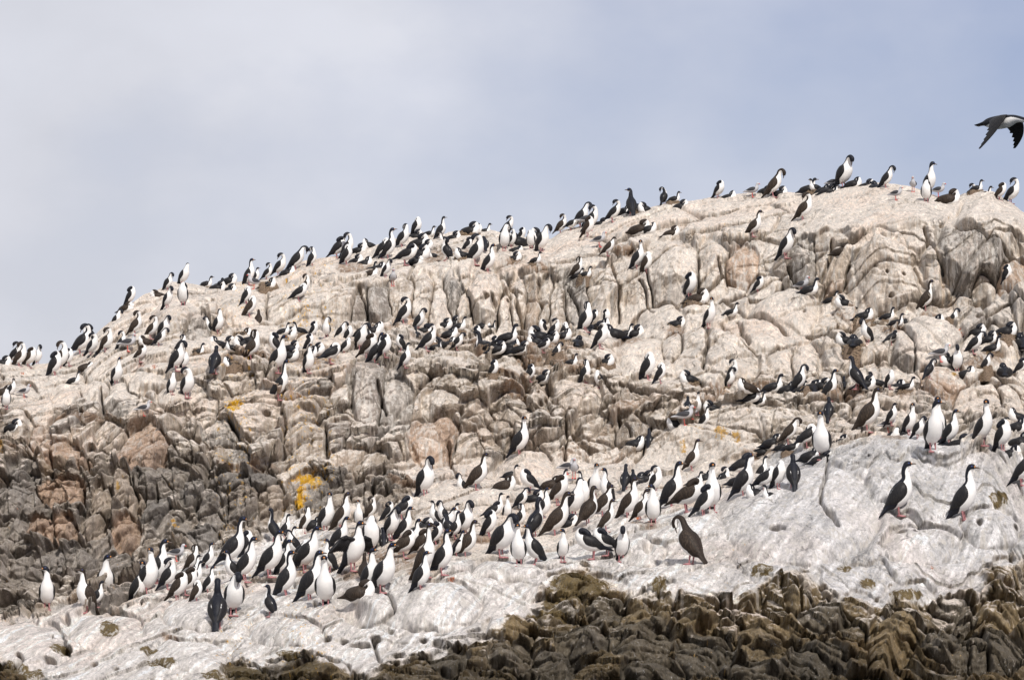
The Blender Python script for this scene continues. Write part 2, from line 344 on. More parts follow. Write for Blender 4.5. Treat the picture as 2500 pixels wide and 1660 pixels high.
# pits and sockets worn into the slabs
PITS = """160 1514 9 9;162 1590 12 5;129 1561 3 4;123 1617 13 4;50 1613 6 3;229 1622 7 4;283 1634 6 3;850 1485 28 22;878 1500 30 20;800 1557 7 4;842 1562 8 3;880 1577 24 4;919 1562 9 5;972 1597 14 3;1076 1552 12 4;1158 1549 16 4;1035 1567 9 4;1066 1574 12 6;955 1537 7 5;1583 1339 12 12;1893 1302 13 5;1912 1304 3 2;2202 1297 12 6;2236 1299 7 4;2388 1285 6 5;2481 1284 5 5;1312 962 4 5;1320 987 5 6;1296 965 4 6;1332 977 4 4;1168 869 5 3;1187 730 5 5;1240 733 3 3;1323 744 3 4;770 1480 5 3;2174 731 5 4;2163 677 3 3;2136 662 3 2;2204 680 3 3;2048 795 3 4;2044 806 3 3;1962 768 3 2;635 909 4 4;651 1018 9 5;1965 1390 10 7;2385 1005 8 4;2190 1088 3 2;2120 1119 2 2;2440 1502 8 5;2405 920 12 9;2470 905 12 6;310 1246 4 4;340 1247 4 3;2391 739 26 10;1374 1232 4 3"""
for it in PITS.split(';'):
    a, b, ru, rv = map(float, it.split())
    c0, c1 = np.searchsorted(U1, [a - 2 * ru - 4, a + 2 * ru + 4])
    d2 = ((UUf[NB:, c0:c1] - a) / (ru + 1)) ** 2 + ((VVf[NB:, c0:c1] - b) / (rv + 1)) ** 2
    H[NB:, c0:c1] -= (0.30 if ru > 4 else .18) * np.exp(-d2 ** 2 * .8)
# open joints
CRACKS = """1752 632 1764 660 1770 672 1752 690 1732 706;1770 672 1800 692;2262 550 2272 600 2300 665;2008 690 2022 640 2034 585;1718 790 1728 860 1715 905;1562 690 1590 770;1515 940 1560 950 1660 985;1010 885 1080 890 1140 910 1180 920;1275 970 1340 1018 1310 1005;1337 930 1352 980 1370 1010;1380 1015 1386 1060 1382 1120;1128 1000 1100 1010 1060 1020;1095 1085 1105 1140 1120 1170;560 1035 610 1085;690 1010 700 1055 690 1120;795 1040 795 1110;918 930 932 975 945 1010;2024 1110 2008 1190 2006 1240 2040 1290;1512 1020 1540 1070;1800 780 1825 835;1930 650 1960 720;2080 640 2060 700;1390 700 1420 780;1250 700 1280 790;1205 720 1212 800;2390 780 2480 740;213 1130 220 1165;125 1110 128 1165;210 1200 214 1250;330 1180 336 1255;378 1190 382 1235;245 960 255 1025;60 1620 20 1640;770 1600 850 1630;905 1560 930 1620;1960 1480 1945 1410;2115 1540 2118 1650;2360 1600 2362 1650;1930 1570 1890 1540"""
for poly in CRACKS.split(';'):
    p = list(map(float, poly.split())); pts = list(zip(p[::2], p[1::2]))
    for (a, b), (c, d_) in zip(pts, pts[1:]):
        c0, c1 = np.searchsorted(U1, [min(a, c) - 16, max(a, c) + 16])
        px, py = wu[NB:, c0:c1], wvv[NB:, c0:c1]
        L2 = (c - a) ** 2 + (d_ - b) ** 2
        t = np.clip(((px - a) * (c - a) + (py - b) * (d_ - b)) / L2, 0, 1)
        dd = np.hypot(px - a - t * (c - a), py - b - t * (d_ - b))
        H[NB:, c0:c1] = H[NB:, c0:c1] - .28 * np.exp(-(dd / 3.6) ** 2)
fade = np.clip((VVf - vs[None, :]) / 40.0, 0, 1)
H = H - by_rock(d=.22, c=.3, b=.3, r=.35, s=.15, t=.35)
H = H * (0.35 + .65 * fade)
X += 0 * H
Y -= 0.94 * H
Z += 0.34 * H
# keep outer rim of the sheet running down below the sea
rim = sstep(.985, 1.0, np.linspace(0, 1, NR))[:, None]
Z -= 3 * rim

# ---- normals of the finished relief
def grid_normals(X, Y, Z):
    du = [np.gradient(A, axis=1) for A in (X, Y, Z)]
    dv = [np.gradient(A, axis=0) for A in (X, Y, Z)]
    nx = dv[1] * du[2] - dv[2] * du[1]; ny = dv[2] * du[0] - dv[0] * du[2]; nz = dv[0] * du[1] - dv[1] * du[0]
    l = np.sqrt(nx * nx + ny * ny + nz * nz) + 1e-9
    return nx / l, ny / l, nz / l
nx, ny, nz = grid_normals(blur_rows(X, 1), blur_rows(Y, 1), blur_rows(Z, 1))
up = np.where(nz[NB + 300, NU // 2] > -2, nz, nz)
if np.median(ny) > 0: up = -nz

# ---- rock colour: bare stone, weathering, droppings, lichen
def C3(r, g, b): return np.array([r, g, b], np.float32)
base = {'d': C3(.42, .355, .295), 'c': C3(.48, .405, .33), 'b': C3(.37, .31, .25), 'r': C3(.29, .245, .20), 's': C3(.34, .315, .29), 't': C3(.145, .106, .056)}
col = sum(W[k][..., None] * base[k] for k in W)
cellv = np.where(inside > .5, rndA[mid], (rL(5) - .5) * 2) * .6 + (rM(5) - .5) * .8
hue = np.where(inside > .5, rndB[mid], (rL(6) - .5) * 2) * .6 + (rM(6) - .5)
col = col * (1 + .30 * cellv * by_rock(d=.5, c=.8, b=.9, r=1.7, s=.4, t=1.5))[..., None]
ochre = C3(.36, .225, .12)
om = sstep(.35, .9, hue + .5 * n1) * by_rock(d=.28, c=.50, b=.60, r=.50, s=.08, t=.45)
col = col * (1 - om[..., None]) + om[..., None] * (C3(.43, .29, .205) * (1 - W['r'] - W['t'])[..., None] + C3(.30, .195, .11) * W['r'][..., None] + C3(.23, .15, .07) * W['t'][..., None])
greyc = C3(.17, .165, .165)
gm = sstep(.2, .8, -hue + .4 * fbm(X * 2, S * 2, Y * .3, 51, 3)) * by_rock(d=.25, c=.50, b=.45, r=.40, s=.3, t=.22)
col = col * (1 - gm[..., None]) + gm[..., None] * greyc * (by_rock(d=1.3, c=1.2, b=1.1, r=.95, s=1.4, t=.6))[..., None]
tones = {'p': C3(.46, .39, .32), 't': C3(.37, .305, .245), 'g': C3(.19, .175, .16), 'o': C3(.40, .275, .195), 'w': C3(.36, .34, .325), 'd': C3(.25, .222, .195), 'y': C3(.21, .155, .085), 'n': C3(.12, .103, .08)}
tcol = np.array([tones[r[5]] for r in rock_rows] + [C3(0, 0, 0)], np.float32)[mid]
tm = (inside * .72)[..., None]
col = col * (1 - tm) + tcol * tm * (1 + .25 * n1)[..., None]
# dark weathering bands, running down the faces
st1 = fbm(X * 6, S * .7, Y * .2, 61, 4)
st2 = fbm(X * 16, S * 1.1, Y * .2, 62, 3)
st3 = fbm((X + .45 * S) * 15, S * 1.2, Y * .2, 63, 5, .65)
st5 = fbm(X * 12, S * 3.0, Y * .3, 65, 5, .7)
dk = sstep(.22, .42, .55 * st1 + .7 * st5 + .4 * n2 - .5 * (up - .35)) * by_rock(d=.45, c=.75, b=.55, r=.5, s=.25, t=.5)
col = col * (1 - .50 * dk[..., None])
# droppings: on every top, in runs down the faces
gy = by_rock(d=.70, c=.42, b=.40, r=-.02, s=.95, t=-.10) + .52 * W['t'] * sstep(1620, 1420, VVf) + .16 * W['r']
toney = np.array([{'p': .10, 't': -.10, 'g': -.24, 'o': -.34, 'w': .18, 'd': -.15, 'y': -.12, 'n': -.15}[r[5]] for r in rock_rows] + [0], np.float32)[mid]
gyo = gy + toney * inside
g1 = gyo + .75 * (up - .45) + .30 * n1 + .22 * st1 + .34 * st5
runs = sstep(.30, .46, st2 * .8 + .5 * st1 + .25 * gyo) * np.clip(gyo + .35, 0, 1) * .75
gu_ = np.clip(np.maximum(sstep(.34, .74, g1) * .94, runs), 0, 1)
splash = sstep(.52, .66, fbm(X * 22, S * 16, Y, 71, 3) + .22 * (gy)) * by_rock(d=.3, c=.3, b=.35, r=.55, s=.3, t=.45)
gu_ = np.clip(np.maximum(gu_, splash), 0, 1)
sl = sstep(.5, .9, W['s']); slabg = sstep(2.0, 3.6, X)[..., None]
guc = C3(.645, .575, .505) * (1 - sl[..., None]) + (C3(.68, .635, .60) * (1 - slabg) + C3(.565, .545, .535) * slabg) * sl[..., None]
guc = guc * (1 + by_rock(d=.25, c=.25, b=.3, r=.3, s=.85, t=.4) * st3 + .16 * n2 + .07 * fbm(X * 3, S * 3, Y, 72, 3))[..., None]
pinky = sstep(-.1, .5, fbm(X * .8, S * .9, Y * .1, 73, 3))[..., None] * .6
guc = guc * (1 - pinky) + guc * C3(1.02, .925, .87) * pinky
ylw = (sstep(.0, .6, fbm(X * 1.2, S * .8, Y * .1, 74, 3)) * sstep(.5, .1, up) * W['c'])[..., None] * .6
guc = guc * (1 - ylw) + guc * C3(1.02, .95, .76) * ylw
col = col * (1 - gu_[..., None]) + guc * gu_[..., None]
# trampled straw and soil
SOIL = """870 655 46 16;640 880 60 16;560 890 30 14;780 880 70 20;1080 830 70 16;1210 850 70 14;1340 850 60 20;1290 880 44 16;1390 900 50 20;1240 930 44 18;1535 830 40 16;1650 805 36 14;1100 615 60 12;1250 640 34 10;1310 655 34 10;1060 630 30 14;200 1030 70 12;600 1145 90 10;980 1185 50 12;1530 620 36 8;1250 965 30 8;1750 955 40 12;1850 950 50 12;2050 960 60 16;2200 970 30 14;2390 880 60 22;2420 860 40 16;2180 800 40 20;2180 1070 36 6;960 1370 70 22;1100 1330 60 18;760 1400 40 20;1020 1400 40 12;1180 1320 50 16;700 1380 20 16;880 1410 50 14;2050 1080 20 6;1860 1110 60 8;640 890 20 10;1000 770 20 10;60 1100 40 10;2280 760 30 8;420 1560 24 6;1570 1290 36 6"""
soil = np.zeros((NR, NU), np.float32)
for it in SOIL.split(';'):
    a, b, ru, rv = map(float, it.split())
    c0, c1 = np.searchsorted(U1, [a - 2 * ru, a + 2 * ru])
    d2 = ((wu[NB:, c0:c1] - a) / ru) ** 2 + ((wvv[NB:, c0:c1] - b) / rv) ** 2
    soil[NB:, c0:c1] = np.maximum(soil[NB:, c0:c1], np.exp(-d2))
sm_ = sstep(.26, .66, soil + .45 * n2 + .15 * n1) * .8
col = col * (1 - sm_[..., None]) + sm_[..., None] * C3(.22, .145, .095) * (1 + .5 * n2)[..., None]
# lichen and red stains
def stain(txt, colr, th, nfreq, seed, amp=.95):
    global col
    f = fbm(X * nfreq, S * nfreq, Y, seed, 4, .75)
    for it in txt.split(';'):
        a, b, ru, rv = map(float, it.split())
        c0, c1 = np.searchsorted(U1, [a - 2 * ru - 4, a + 2 * ru + 4])
        d2 = ((UUf[:, c0:c1] - a) / ru) ** 2 + ((VVf[:, c0:c1] - b) / rv) ** 2
        m = sstep(th, th + .14, np.exp(-d2 ** 2 * .9) + amp * f[:, c0:c1] - (VVf[:, c0:c1] <= vs[None, c0:c1]) * 5)[..., None]
        col[:, c0:c1] = col[:, c0:c1] * (1 - m) + m * colr * (1 + .3 * f[:, c0:c1])[..., None]
stain("573 1003 21 26;752 1170 30 16;770 1178 12 18;736 1200 14 18;732 1222 14 18", C3(.52, .29, .02), .45, 26, 81, 1.3)
stain("8 1115 9 14;14 1118 6 5;293 1208 6 12;1667 1096 9 16;1758 1066 16 24;1797 1075 12 18;2328 912 7 8;534 1056 6 6;733 1063 6 5;1690 1050 20 5;420 1263 6 5;428 1280 8 5", C3(.44, .27, .09), .66, 30, 82, 1.3)
stain("56 914 5 4;345 895 9 6;378 897 8 5;1565 1270 22 2.5;1590 1287 12 4;2345 795 5 2;2350 812 3 11;2275 1390 5 6;455 1465 5 7;1430 586 11 3;1140 1394 16 2;1100 1415 12 3", C3(.42, .14, .07), .62, 26, 83)
stain("270 1545 26 16;150 1590 22 14;30 1642 44 18;75 1652 40 16;390 1622 44 12;600 1642 56 18;540 1655 50 12;735 1640 44 20;365 1592 22 8;2440 1215 24 20;1340 1470 18 18;1410 1440 70 34;1330 1500 50 12;2060 1390 20 10;1610 1430 20 20;1860 1400 26 14;2120 1425 22 12;2210 1452 44 12;700 1600 30 10", C3(.135, .098, .045), .42, 9, 85, .7)
# wet band above the sea, with the low rocks' shade painted in
wet_shade = sstep(2.75, 2.15, Z + .30 * n1 + .12 * n2) * W['t']
col = col * (1 - .36 * wet_shade[..., None])
col = np.clip(col, .012, .74)

# ---- the mesh
def grid_mesh(name, X, Y, Z):
    nr, nc = X.shape
    me = bpy.data.meshes.new(name)
    co = np.stack([X, Y, Z], -1).reshape(-1, 3).astype(np.float32)
    i = np.arange(nr * nc).reshape(nr, nc)
    q = np.stack([i[:-1, :-1], i[1:, :-1], i[1:, 1:], i[:-1, 1:]], -1).reshape(-1, 4).astype(np.int32)
    me.vertices.add(len(co)); me.vertices.foreach_set('co', co.ravel())
    me.loops.add(q.size); me.loops.foreach_set('vertex_index', q.ravel())
    me.polygons.add(len(q)); me.polygons.foreach_set('loop_start', np.arange(0, q.size, 4, dtype=np.int32))
    me.polygons.foreach_set('use_smooth', np.ones(len(q), bool))
    me.update(calc_edges=True)
    return me
hill_me = grid_mesh("hill", X, Y, Z)
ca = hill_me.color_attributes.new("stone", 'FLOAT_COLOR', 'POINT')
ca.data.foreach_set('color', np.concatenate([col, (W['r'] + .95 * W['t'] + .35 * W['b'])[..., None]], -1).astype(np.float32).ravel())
hill = bpy.data.objects.new("hill", hill_me)
scene.collection.objects.link(hill)
hill['kind'] = 'structure'

# ---- materials
def new_mat(name):
    m = bpy.data.materials.new(name); m.use_nodes = True
    n, l = m.node_tree.nodes, m.node_tree.links
    b = n['Principled BSDF']
    return m, n, l, b
def tex_noise(n, l, vec, scale, detail=4, rough=.6):
    t = n.new('ShaderNodeTexNoise'); t.inputs['Scale'].default_value = scale; t.inputs['Detail'].default_value = detail; t.inputs['Roughness'].default_value = rough
    if vec is not None: l.new(vec, t.inputs['Vector'])
    return t.outputs['Fac']
def maprange(n, l, v, a, b, c, d):
    t = n.new('ShaderNodeMapRange'); l.new(v, t.inputs[0])
    for i, x in enumerate((a, b, c, d)): t.inputs[i + 1].default_value = x
    return t.outputs[0]
def mixc(n, l, f, a, b, mode='MIX'):
    t = n.new('ShaderNodeMix'); t.data_type = 'RGBA'; t.blend_type = mode
    for i, x in ((0, f), (6, a), (7, b)):
        if hasattr(x, 'is_linked') or hasattr(x, 'links'): l.new(x, t.inputs[i])
        elif isinstance(x, (int, float)): t.inputs[i].default_value = x
        else: t.inputs[i].default_value = (*x, 1)
    return t.outputs[2]
def bump(n, l, b, h, strength, dist):
    t = n.new('ShaderNodeBump'); t.inputs['Strength'].default_value = strength; t.inputs['Distance'].default_value = dist
    l.new(h, t.inputs['Height']); l.new(t.outputs[0], b.inputs['Normal'])

m_rock, n, l, b = new_mat("stone")
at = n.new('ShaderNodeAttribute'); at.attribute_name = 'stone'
tc = n.new('ShaderNodeTexCoord'); obj_co = tc.outputs['Object']
f1 = tex_noise(n, l, obj_co, 22, 9, .82)
f2 = tex_noise(n, l, obj_co, 5, 5, .6)
def mapped(vec, scale, rot=(0, 0, 0)):
    mp = n.new('ShaderNodeMapping'); mp.inputs['Scale'].default_value = scale; mp.inputs['Rotation'].default_value = rot
    l.new(vec, mp.inputs[0]); return mp.outputs[0]
def mul(a_, b_):
    t = n.new('ShaderNodeMath'); t.operation = 'MULTIPLY'; l.new(a_, t.inputs[0])
    if isinstance(b_, float): t.inputs[1].default_value = b_
    else: l.new(b_, t.inputs[1])
    return t.outputs[0]
# runs of droppings and rain, straight down and along the slanting bedding
s1_ = tex_noise(n, l, mapped(obj_co, (26, 12, 5.5)), 1.0, 6, .75)
s2_ = tex_noise(n, l, mapped(obj_co, (30, 8, 3.4), (0, math.radians(-28), 0)), 1.0, 6, .75)
v1 = mul(maprange(n, l, f1, .28, .72, .60, 1.30), maprange(n, l, f2, .3, .7, .86, 1.10))
v1 = mul(v1, maprange(n, l, s1_, .30, .70, .74, 1.20))
v1 = mul(v1, maprange(n, l, s2_, .30, .70, .78, 1.18))
# hairline joints
warpn = n.new('ShaderNodeTexNoise'); warpn.inputs['Scale'].default_value = 3.0; warpn.inputs['Detail'].default_value = 4; l.new(obj_co, warpn.inputs['Vector'])
wadd = n.new('ShaderNodeMix'); wadd.data_type = 'RGBA'; wadd.blend_type = 'ADD'; wadd.inputs[0].default_value = .35; l.new(obj_co, wadd.inputs[6]); l.new(warpn.outputs['Color'], wadd.inputs[7])
joints = None
for sc_ in (1.1, 2.9):
    vo = n.new('ShaderNodeTexVoronoi'); vo.feature = 'DISTANCE_TO_EDGE'; vo.inputs['Scale'].default_value = sc_
    l.new(mapped(wadd.outputs[2], (1.0, .55, .8)), vo.inputs['Vector'])
    ed = maprange(n, l, vo.outputs['Distance'], .0, .030 if sc_ < 2 else .045, 0, 1)
    joints = ed if joints is None else mul(joints, ed)
jm = maprange(n, l, tex_noise(n, l, obj_co, 1.3, 3), .36, .50, 0, 1)
jj = n.new('ShaderNodeMath'); jj.operation = 'MAXIMUM'; l.new(joints, jj.inputs[0]); l.new(jm, jj.inputs[1]); joints = jj.outputs[0]
v1 = mul(v1, maprange(n, l, joints, 0, 1, .62, 1.0))
v1 = mul(v1, 1.42)
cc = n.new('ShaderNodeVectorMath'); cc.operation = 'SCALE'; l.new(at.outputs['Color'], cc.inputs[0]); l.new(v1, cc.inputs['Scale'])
inv = n.new('ShaderNodeMath'); inv.operation = 'SUBTRACT'; inv.inputs[0].default_value = 1.0; l.new(at.outputs['Alpha'], inv.inputs[1])
s4_ = tex_noise(n, l, mapped(obj_co, (15, 5, .8), (0, math.radians(-7), 0)), 1.0, 9, .72)
drip = mul(maprange(n, l, s4_, .52, .57, 0, .8), inv.outputs[0])
s5_ = tex_noise(n, l, mapped(obj_co, (12, 5, 1.0), (0, math.radians(-14), 0)), 1.0, 9, .75)
wet = maprange(n, l, s5_, .37, .46, .60, 1.0)
grit = maprange(n, l, tex_noise(n, l, mapped(obj_co, (62, 30, 40)), 1.0, 4, .8), .30, .40, .45, 1.0)
grit = mul(grit, wet)
cc2 = n.new('ShaderNodeVectorMath'); cc2.operation = 'SCALE'
l.new(mixc(n, l, drip, cc.outputs[0], (.66, .615, .56)), cc2.inputs[0]); l.new(grit, cc2.inputs['Scale'])
cc = cc2
# spatter on the dark stone
spn = tex_noise(n, l, mapped(obj_co, (34, 16, 15)), 1.0, 5, .8)
spk = mul(maprange(n, l, spn, .60, .66, 0, .8), at.outputs['Alpha'])
base_c = mixc(n, l, spk, cc.outputs[0], (.50, .485, .46))
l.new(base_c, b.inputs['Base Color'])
b.inputs['Roughness'].default_value = .92
b.inputs['Specular IOR Level'].default_value = .22
hsum = n.new('ShaderNodeMath'); hsum.operation = 'MULTIPLY_ADD'; l.new(joints, hsum.inputs[0]); hsum.inputs[1].default_value = .8; l.new(f1, hsum.inputs[2])
hs2 = n.new('ShaderNodeMath'); hs2.operation = 'MULTIPLY_ADD'; l.new(s2_, hs2.inputs[0]); hs2.inputs[1].default_value = .7; l.new(hsum.outputs[0], hs2.inputs[2])
bump(n, l, b, hs2.outputs[0], .9, .055)
hill_me.materials.append(m_rock)

# ------------------------------------------------------------------ water round the island
wm = bpy.data.meshes.new("water")
wm.from_pydata([(-9000, -3000, 0), (9000, -3000, 0), (9000, 15000, 0), (-9000, 15000, 0)], [], [(0, 1, 2, 3)])
water = bpy.data.objects.new("water", wm); scene.collection.objects.link(water)
water.location = (0, 0, -.6); water['kind'] = 'structure'
m_w, n, l, b = new_mat("sea_water")
b.inputs['Base Color'].default_value = (.015, .035, .045, 1); b.inputs['Roughness'].default_value = .12
tc = n.new('ShaderNodeTexCoord'); bump(n, l, b, tex_noise(n, l, tc.outputs['Object'], 1.2, 6), .6, .3)
wm.materials.append(m_w)
#BIRDS
# ------------------------------------------------------------------ bird bodies
def catmull(P, s):
    P = np.asarray(P, float)
    n = len(P)
    i = np.clip(np.floor(s).astype(int), 0, n - 2); t = (s - i)
    t = t.reshape(t.shape + (1,) * (P.ndim - 1))
    p0, p1, p2, p3 = P[np.maximum(i - 1, 0)], P[i], P[i + 1], P[np.minimum(i + 2, n - 1)]
    return 0.5 * ((2 * p1) + (-p0 + p2) * t + (2 * p0 - 5 * p1 + 4 * p2 - p3) * t ** 2 + (-p0 + 3 * p1 - 3 * p2 + p3) * t ** 3)
class Tube:
    """one continuous skin swept along a spine; dorsal hints say which way the back points"""
    def __init__(s, C, Wd, Hd, Dn):
        s.C, s.W, s.H, s.Dn = map(lambda a: np.asarray(a, float), (C, Wd, Hd, Dn))
    def frame(s, t):
        t = np.asarray(t, float)
        c = catmull(s.C, t)
        e = 0.02
        T = catmull(s.C, np.clip(t + e, 0, len(s.C) - 1)) - catmull(s.C, np.clip(t - e, 0, len(s.C) - 1))
        T /= np.linalg.norm(T, axis=-1, keepdims=True) + 1e-9
        i = np.clip(np.floor(t).astype(int), 0, len(s.C) - 2); f = (t - i)[..., None]
        D = s.Dn[i] * (1 - f) + s.Dn[i + 1] * f
        D = D - (D * T).sum(-1, keepdims=True) * T
        D /= np.linalg.norm(D, axis=-1, keepdims=True) + 1e-9
        L = np.cross(D, T)
        return c, T, D, L, np.maximum(catmull(s.W, t), .003), np.maximum(catmull(s.H, t), .003)
    def at(s, t, phi, k=1.0):
        c, T, D, L, w, h = s.frame(t)
        return c + k * (w * np.sin(phi))[..., None] * L + k * (h * np.cos(phi))[..., None] * D
def mesh_from(name, co, quads, tris=(), attrs=None, mat=None):
    me = bpy.data.meshes.new(name)
    me.from_pydata([tuple(c) for c in co], [], [tuple(q) for q in quads] + [tuple(q) for q in tris])
    for p in me.polygons: p.use_smooth = True
    if attrs is not None:
        for k, v in attrs.items():
            a = me.attributes.new(k, 'FLOAT', 'POINT'); a.data.foreach_set('value', np.asarray(v, np.float32))
    if mat: me.materials.append(mat)
    return me
def grid_faces(nr, nc, wrap, off=0):
    f = []
    for i in range(nr - 1):
        for j in range(nc if wrap else nc - 1):
            k = (j + 1) % nc
            f.append((off + i * nc + j, off + i * nc + k, off + (i + 1) * nc + k, off + (i + 1) * nc + j))
    return f
Zp, Xn = (0, 0, 1), (-1, 0, 0)
def spine(pose, look, side, rnd, gull):
    """control points, tail tip to face, in metres, bird looking along +x with its feet at the origin"""
    j = lambda a: rnd.uniform(-a, a)
    bodyW = [.040, .045, .073, .102, .097, .069, .048, .039, .0345, .039, .026]
    bodyH = [.007, .032, .075, .106, .101, .071, .049, .040, .0345, .039, .027]
    sit = pose in 'IJYK'
    if sit:
        C = [(-.27, 0, .045), (-.18, 0, .065), (-.11, 0, .085), (-.01, 0, .10), (.075, 0, .12), (.125, 0, .165)]
        D = [Zp, Zp, Zp, Zp, (-.25, 0, 1), (-.7, 0, .7)]
        bodyW[3] = .122; bodyW[4] = .112; bodyH[3] = .098; bodyH[2] = .08
        o = np.array([.125, 0, .165])
    elif pose in 'F':
        C = [(-.26, 0, .075), (-.16, 0, .13), (-.09, 0, .16), (.0, 0, .195), (.085, 0, .245), (.135, 0, .30)]
        D = [Zp, (-.2, 0, 1), (-.3, 0, 1), (-.35, 0, 1), (-.5, 0, 1), (-.6, 0, .8)]
        o = np.array([.135, 0, .30])
    elif gull:
        C = [(-.25, 0, .15), (-.16, 0, .165), (-.10, 0, .175), (-.02, 0, .185), (.06, 0, .20), (.105, 0, .235)]
        D = [Zp, Zp, Zp, (-.15, 0, 1), (-.35, 0, 1), (-.7, 0, .8)]
        o = np.array([.105, 0, .235])
    else:
        C = [(-.225, 0, -.016), (-.142, 0, .082), (-.078, 0, .138), (-.008, 0, .208), (.052, 0, .297), (.080, 0, .370)]
        D = [(-.7, 0, .7), (-.8, 0, .55), (-.85, 0, .5), (-.9, 0, .4), (-.95, 0, .25), (-1, 0, .1)]
        o = np.array([.080, 0, .370])
    y = side
    if gull:
        N = [(.115, 0, .275), (.118, 0, .30), (.122, 0, .32), (.142, 0, .335), (.168, 0, .330)]
        ND = [(-1, 0, .3), (-1, 0, .3), (-.8, 0, .8), (-.2, 0, 1), (.1, 0, 1)]
        bodyW = [.030, .04, .058, .076, .072, .054, .040, .034, .033, .035, .022]
        bodyH = [.006, .03, .052, .072, .070, .054, .040, .034, .033, .034, .022]
        if look:
            a = math.radians(60) * look
            N[3] = (.122 + .02 * math.cos(a), .02 * math.sin(a), .335); N[4] = (.122 + .046 * math.cos(a), .046 * math.sin(a), .33)
        return C + N, bodyW, bodyH, D + ND
    k = pose
    if k in 'SCNIWB':
        up = {'S': 1.0, 'C': .60, 'N': 1.36, 'I': .86, 'W': .9, 'B': 1.0}[k] + j(.07)
        lean = j(.012)
        N = [(o[0] + .006, 0, o[2] + .048 * up), (o[0] + .004 + lean, 0, o[2] + .105 * up), (o[0] + .012 + lean, 0, o[2] + .158 * up)]
        hx, hz = N[2][0], N[2][2]
        a = look * math.radians(62) + j(.2)
        dz = j(.006)
        N += [(hx + .026 * math.cos(a), .026 * math.sin(a), hz + .031), (hx + .062 * math.cos(a), .062 * math.sin(a), hz + .031 + dz)]
        ND = [(-1, 0, .1), (-1, 0, .1), (-.9 * math.cos(a), -.9 * math.sin(a), .4), (-.25 * math.cos(a), -.25 * math.sin(a), 1), (0, 0, 1)]
        if k == 'N': bodyW[6:9] = [.040, .031, .030]; bodyH[6:9] = [.042, .032, .030]
    elif k == 'P':
        v_ = rnd.uniform(.85, 1.15)
        N = [(o[0] + .010, y * .006, o[2] + .060), (o[0] - .002, y * .030, o[2] + .122 * v_), (o[0] - .040, y * .062, o[2] + .150 * v_),
             (o[0] - .080, y * .088, o[2] + .118 * v_), (o[0] - .094, y * .094, o[2] + .066 * v_)]
        ND = [(-1, 0, .1), (-.7, y * .2, .6), (-.1, y * .4, 1), (-.8, y * .6, .45), (-.9, y * .6, .05)]
    elif k == 'D':
        v_ = rnd.uniform(.7, 1.1)
        N = [(o[0] + .016, y * .003, o[2] + .054), (o[0] + .036, y * .014, o[2] + .112 * v_), (o[0] + .082, y * .026, o[2] + .132 * v_),
             (o[0] + .118, y * .032, o[2] + .088 * v_), (o[0] + .116, y * .028, o[2] + .034 * v_)]
        ND = [(-1, 0, .1), (-.8, 0, .5), (.1, 0, 1), (1, 0, .35), (1, 0, -.1)]
    elif k in 'TF':
        N = [(o[0] + .010, y * .004, o[2] + .036), (o[0] - .010, y * .020, o[2] + .066), (o[0] - .052, y * .040, o[2] + .058),
             (o[0] - .088, y * .052, o[2] + .014), (o[0] - .098, y * .050, o[2] - .026)]
        ND = [(-1, y * .1, 0), (-.4, y * .9, -.25), (-.2, y * 1, -.2), (-.7, y * .8, .2), (-.8, y * .7, .1)]
        if rnd.random() < .35 and k == 'F':
            N = [(o[0] + .04, 0, o[2] + .035), (o[0] + .085, 0, o[2] + .055), (o[0] + .125, 0, o[2] + .058), (o[0] + .156, 0, o[2] + .048), (o[0] + .188, 0, o[2] + .036)]
            ND = [(-.6, 0, 1), (-.4, 0, 1), (-.1, 0, 1), (0, 0, 1), (.1, 0, 1)]
    else:   # J, Y: lying with the head folded
        N = [(o[0] + .006, y * .005, o[2] + .040), (o[0] - .008, y * .022, o[2] + .080), (o[0] - .040, y * .044, o[2] + .086),
             (o[0] - .074, y * .056, o[2] + .056), (o[0] - .086, y * .055, o[2] + .022)]
        ND = [(-1, 0, .2), (-.8, y * .2, .6), (-.1, y * .4, 1), (-.8, y * .5, .5), (-.9, y * .4, .2)]
        if k == 'Y':
            N = [(a, b_, c - .03) for a, b_, c in N]
    C, W_, H_, D_ = C + N, bodyW, bodyH, D + ND
    if not sit:
        la = {'S': .10, 'N': .05, 'C': .12, 'P': .16, 'D': .14, 'T': .20, 'F': .14, 'W': .08}.get(k, .1)
        la = rnd.uniform(-la, la)
        rot = lambda p: (p[0] * math.cos(la) + (p[2] - .09) * math.sin(la), p[1], .09 + (p[2] - .09) * math.cos(la) - p[0] * math.sin(la))
        C = [rot(p) for p in C]
    fat = 1 + j(.09)
    W_ = [w * (fat if 1 < i < 5 else 1) for i, w in enumerate(W_)]
    H_ = [w * (fat if 1 < i < 5 else 1) for i, w in enumerate(H_)]
    return C, W_, H_, D_

NRING, NSEG = 52, 28
BODY_FACES = grid_faces(NRING, NSEG, True)
phi0 = np.linspace(0, 2 * math.pi, NSEG, endpoint=False)
def cyl(p, q, r0, r1, n=7):
    p, q = np.array(p, float), np.array(q, float)
    d = (q - p) / np.linalg.norm(q - p)
    a = np.cross(d, (0, 1, 0) if abs(d[1]) < .8 else (1, 0, 0)); a /= np.linalg.norm(a); b_ = np.cross(d, a)
    th = np.linspace(0, 2 * math.pi, n, endpoint=False)
    ring = lambda c, r: [c + r * (math.cos(t) * a + math.sin(t) * b_) for t in th]
    return ring(p, r0) + ring(q, r1)

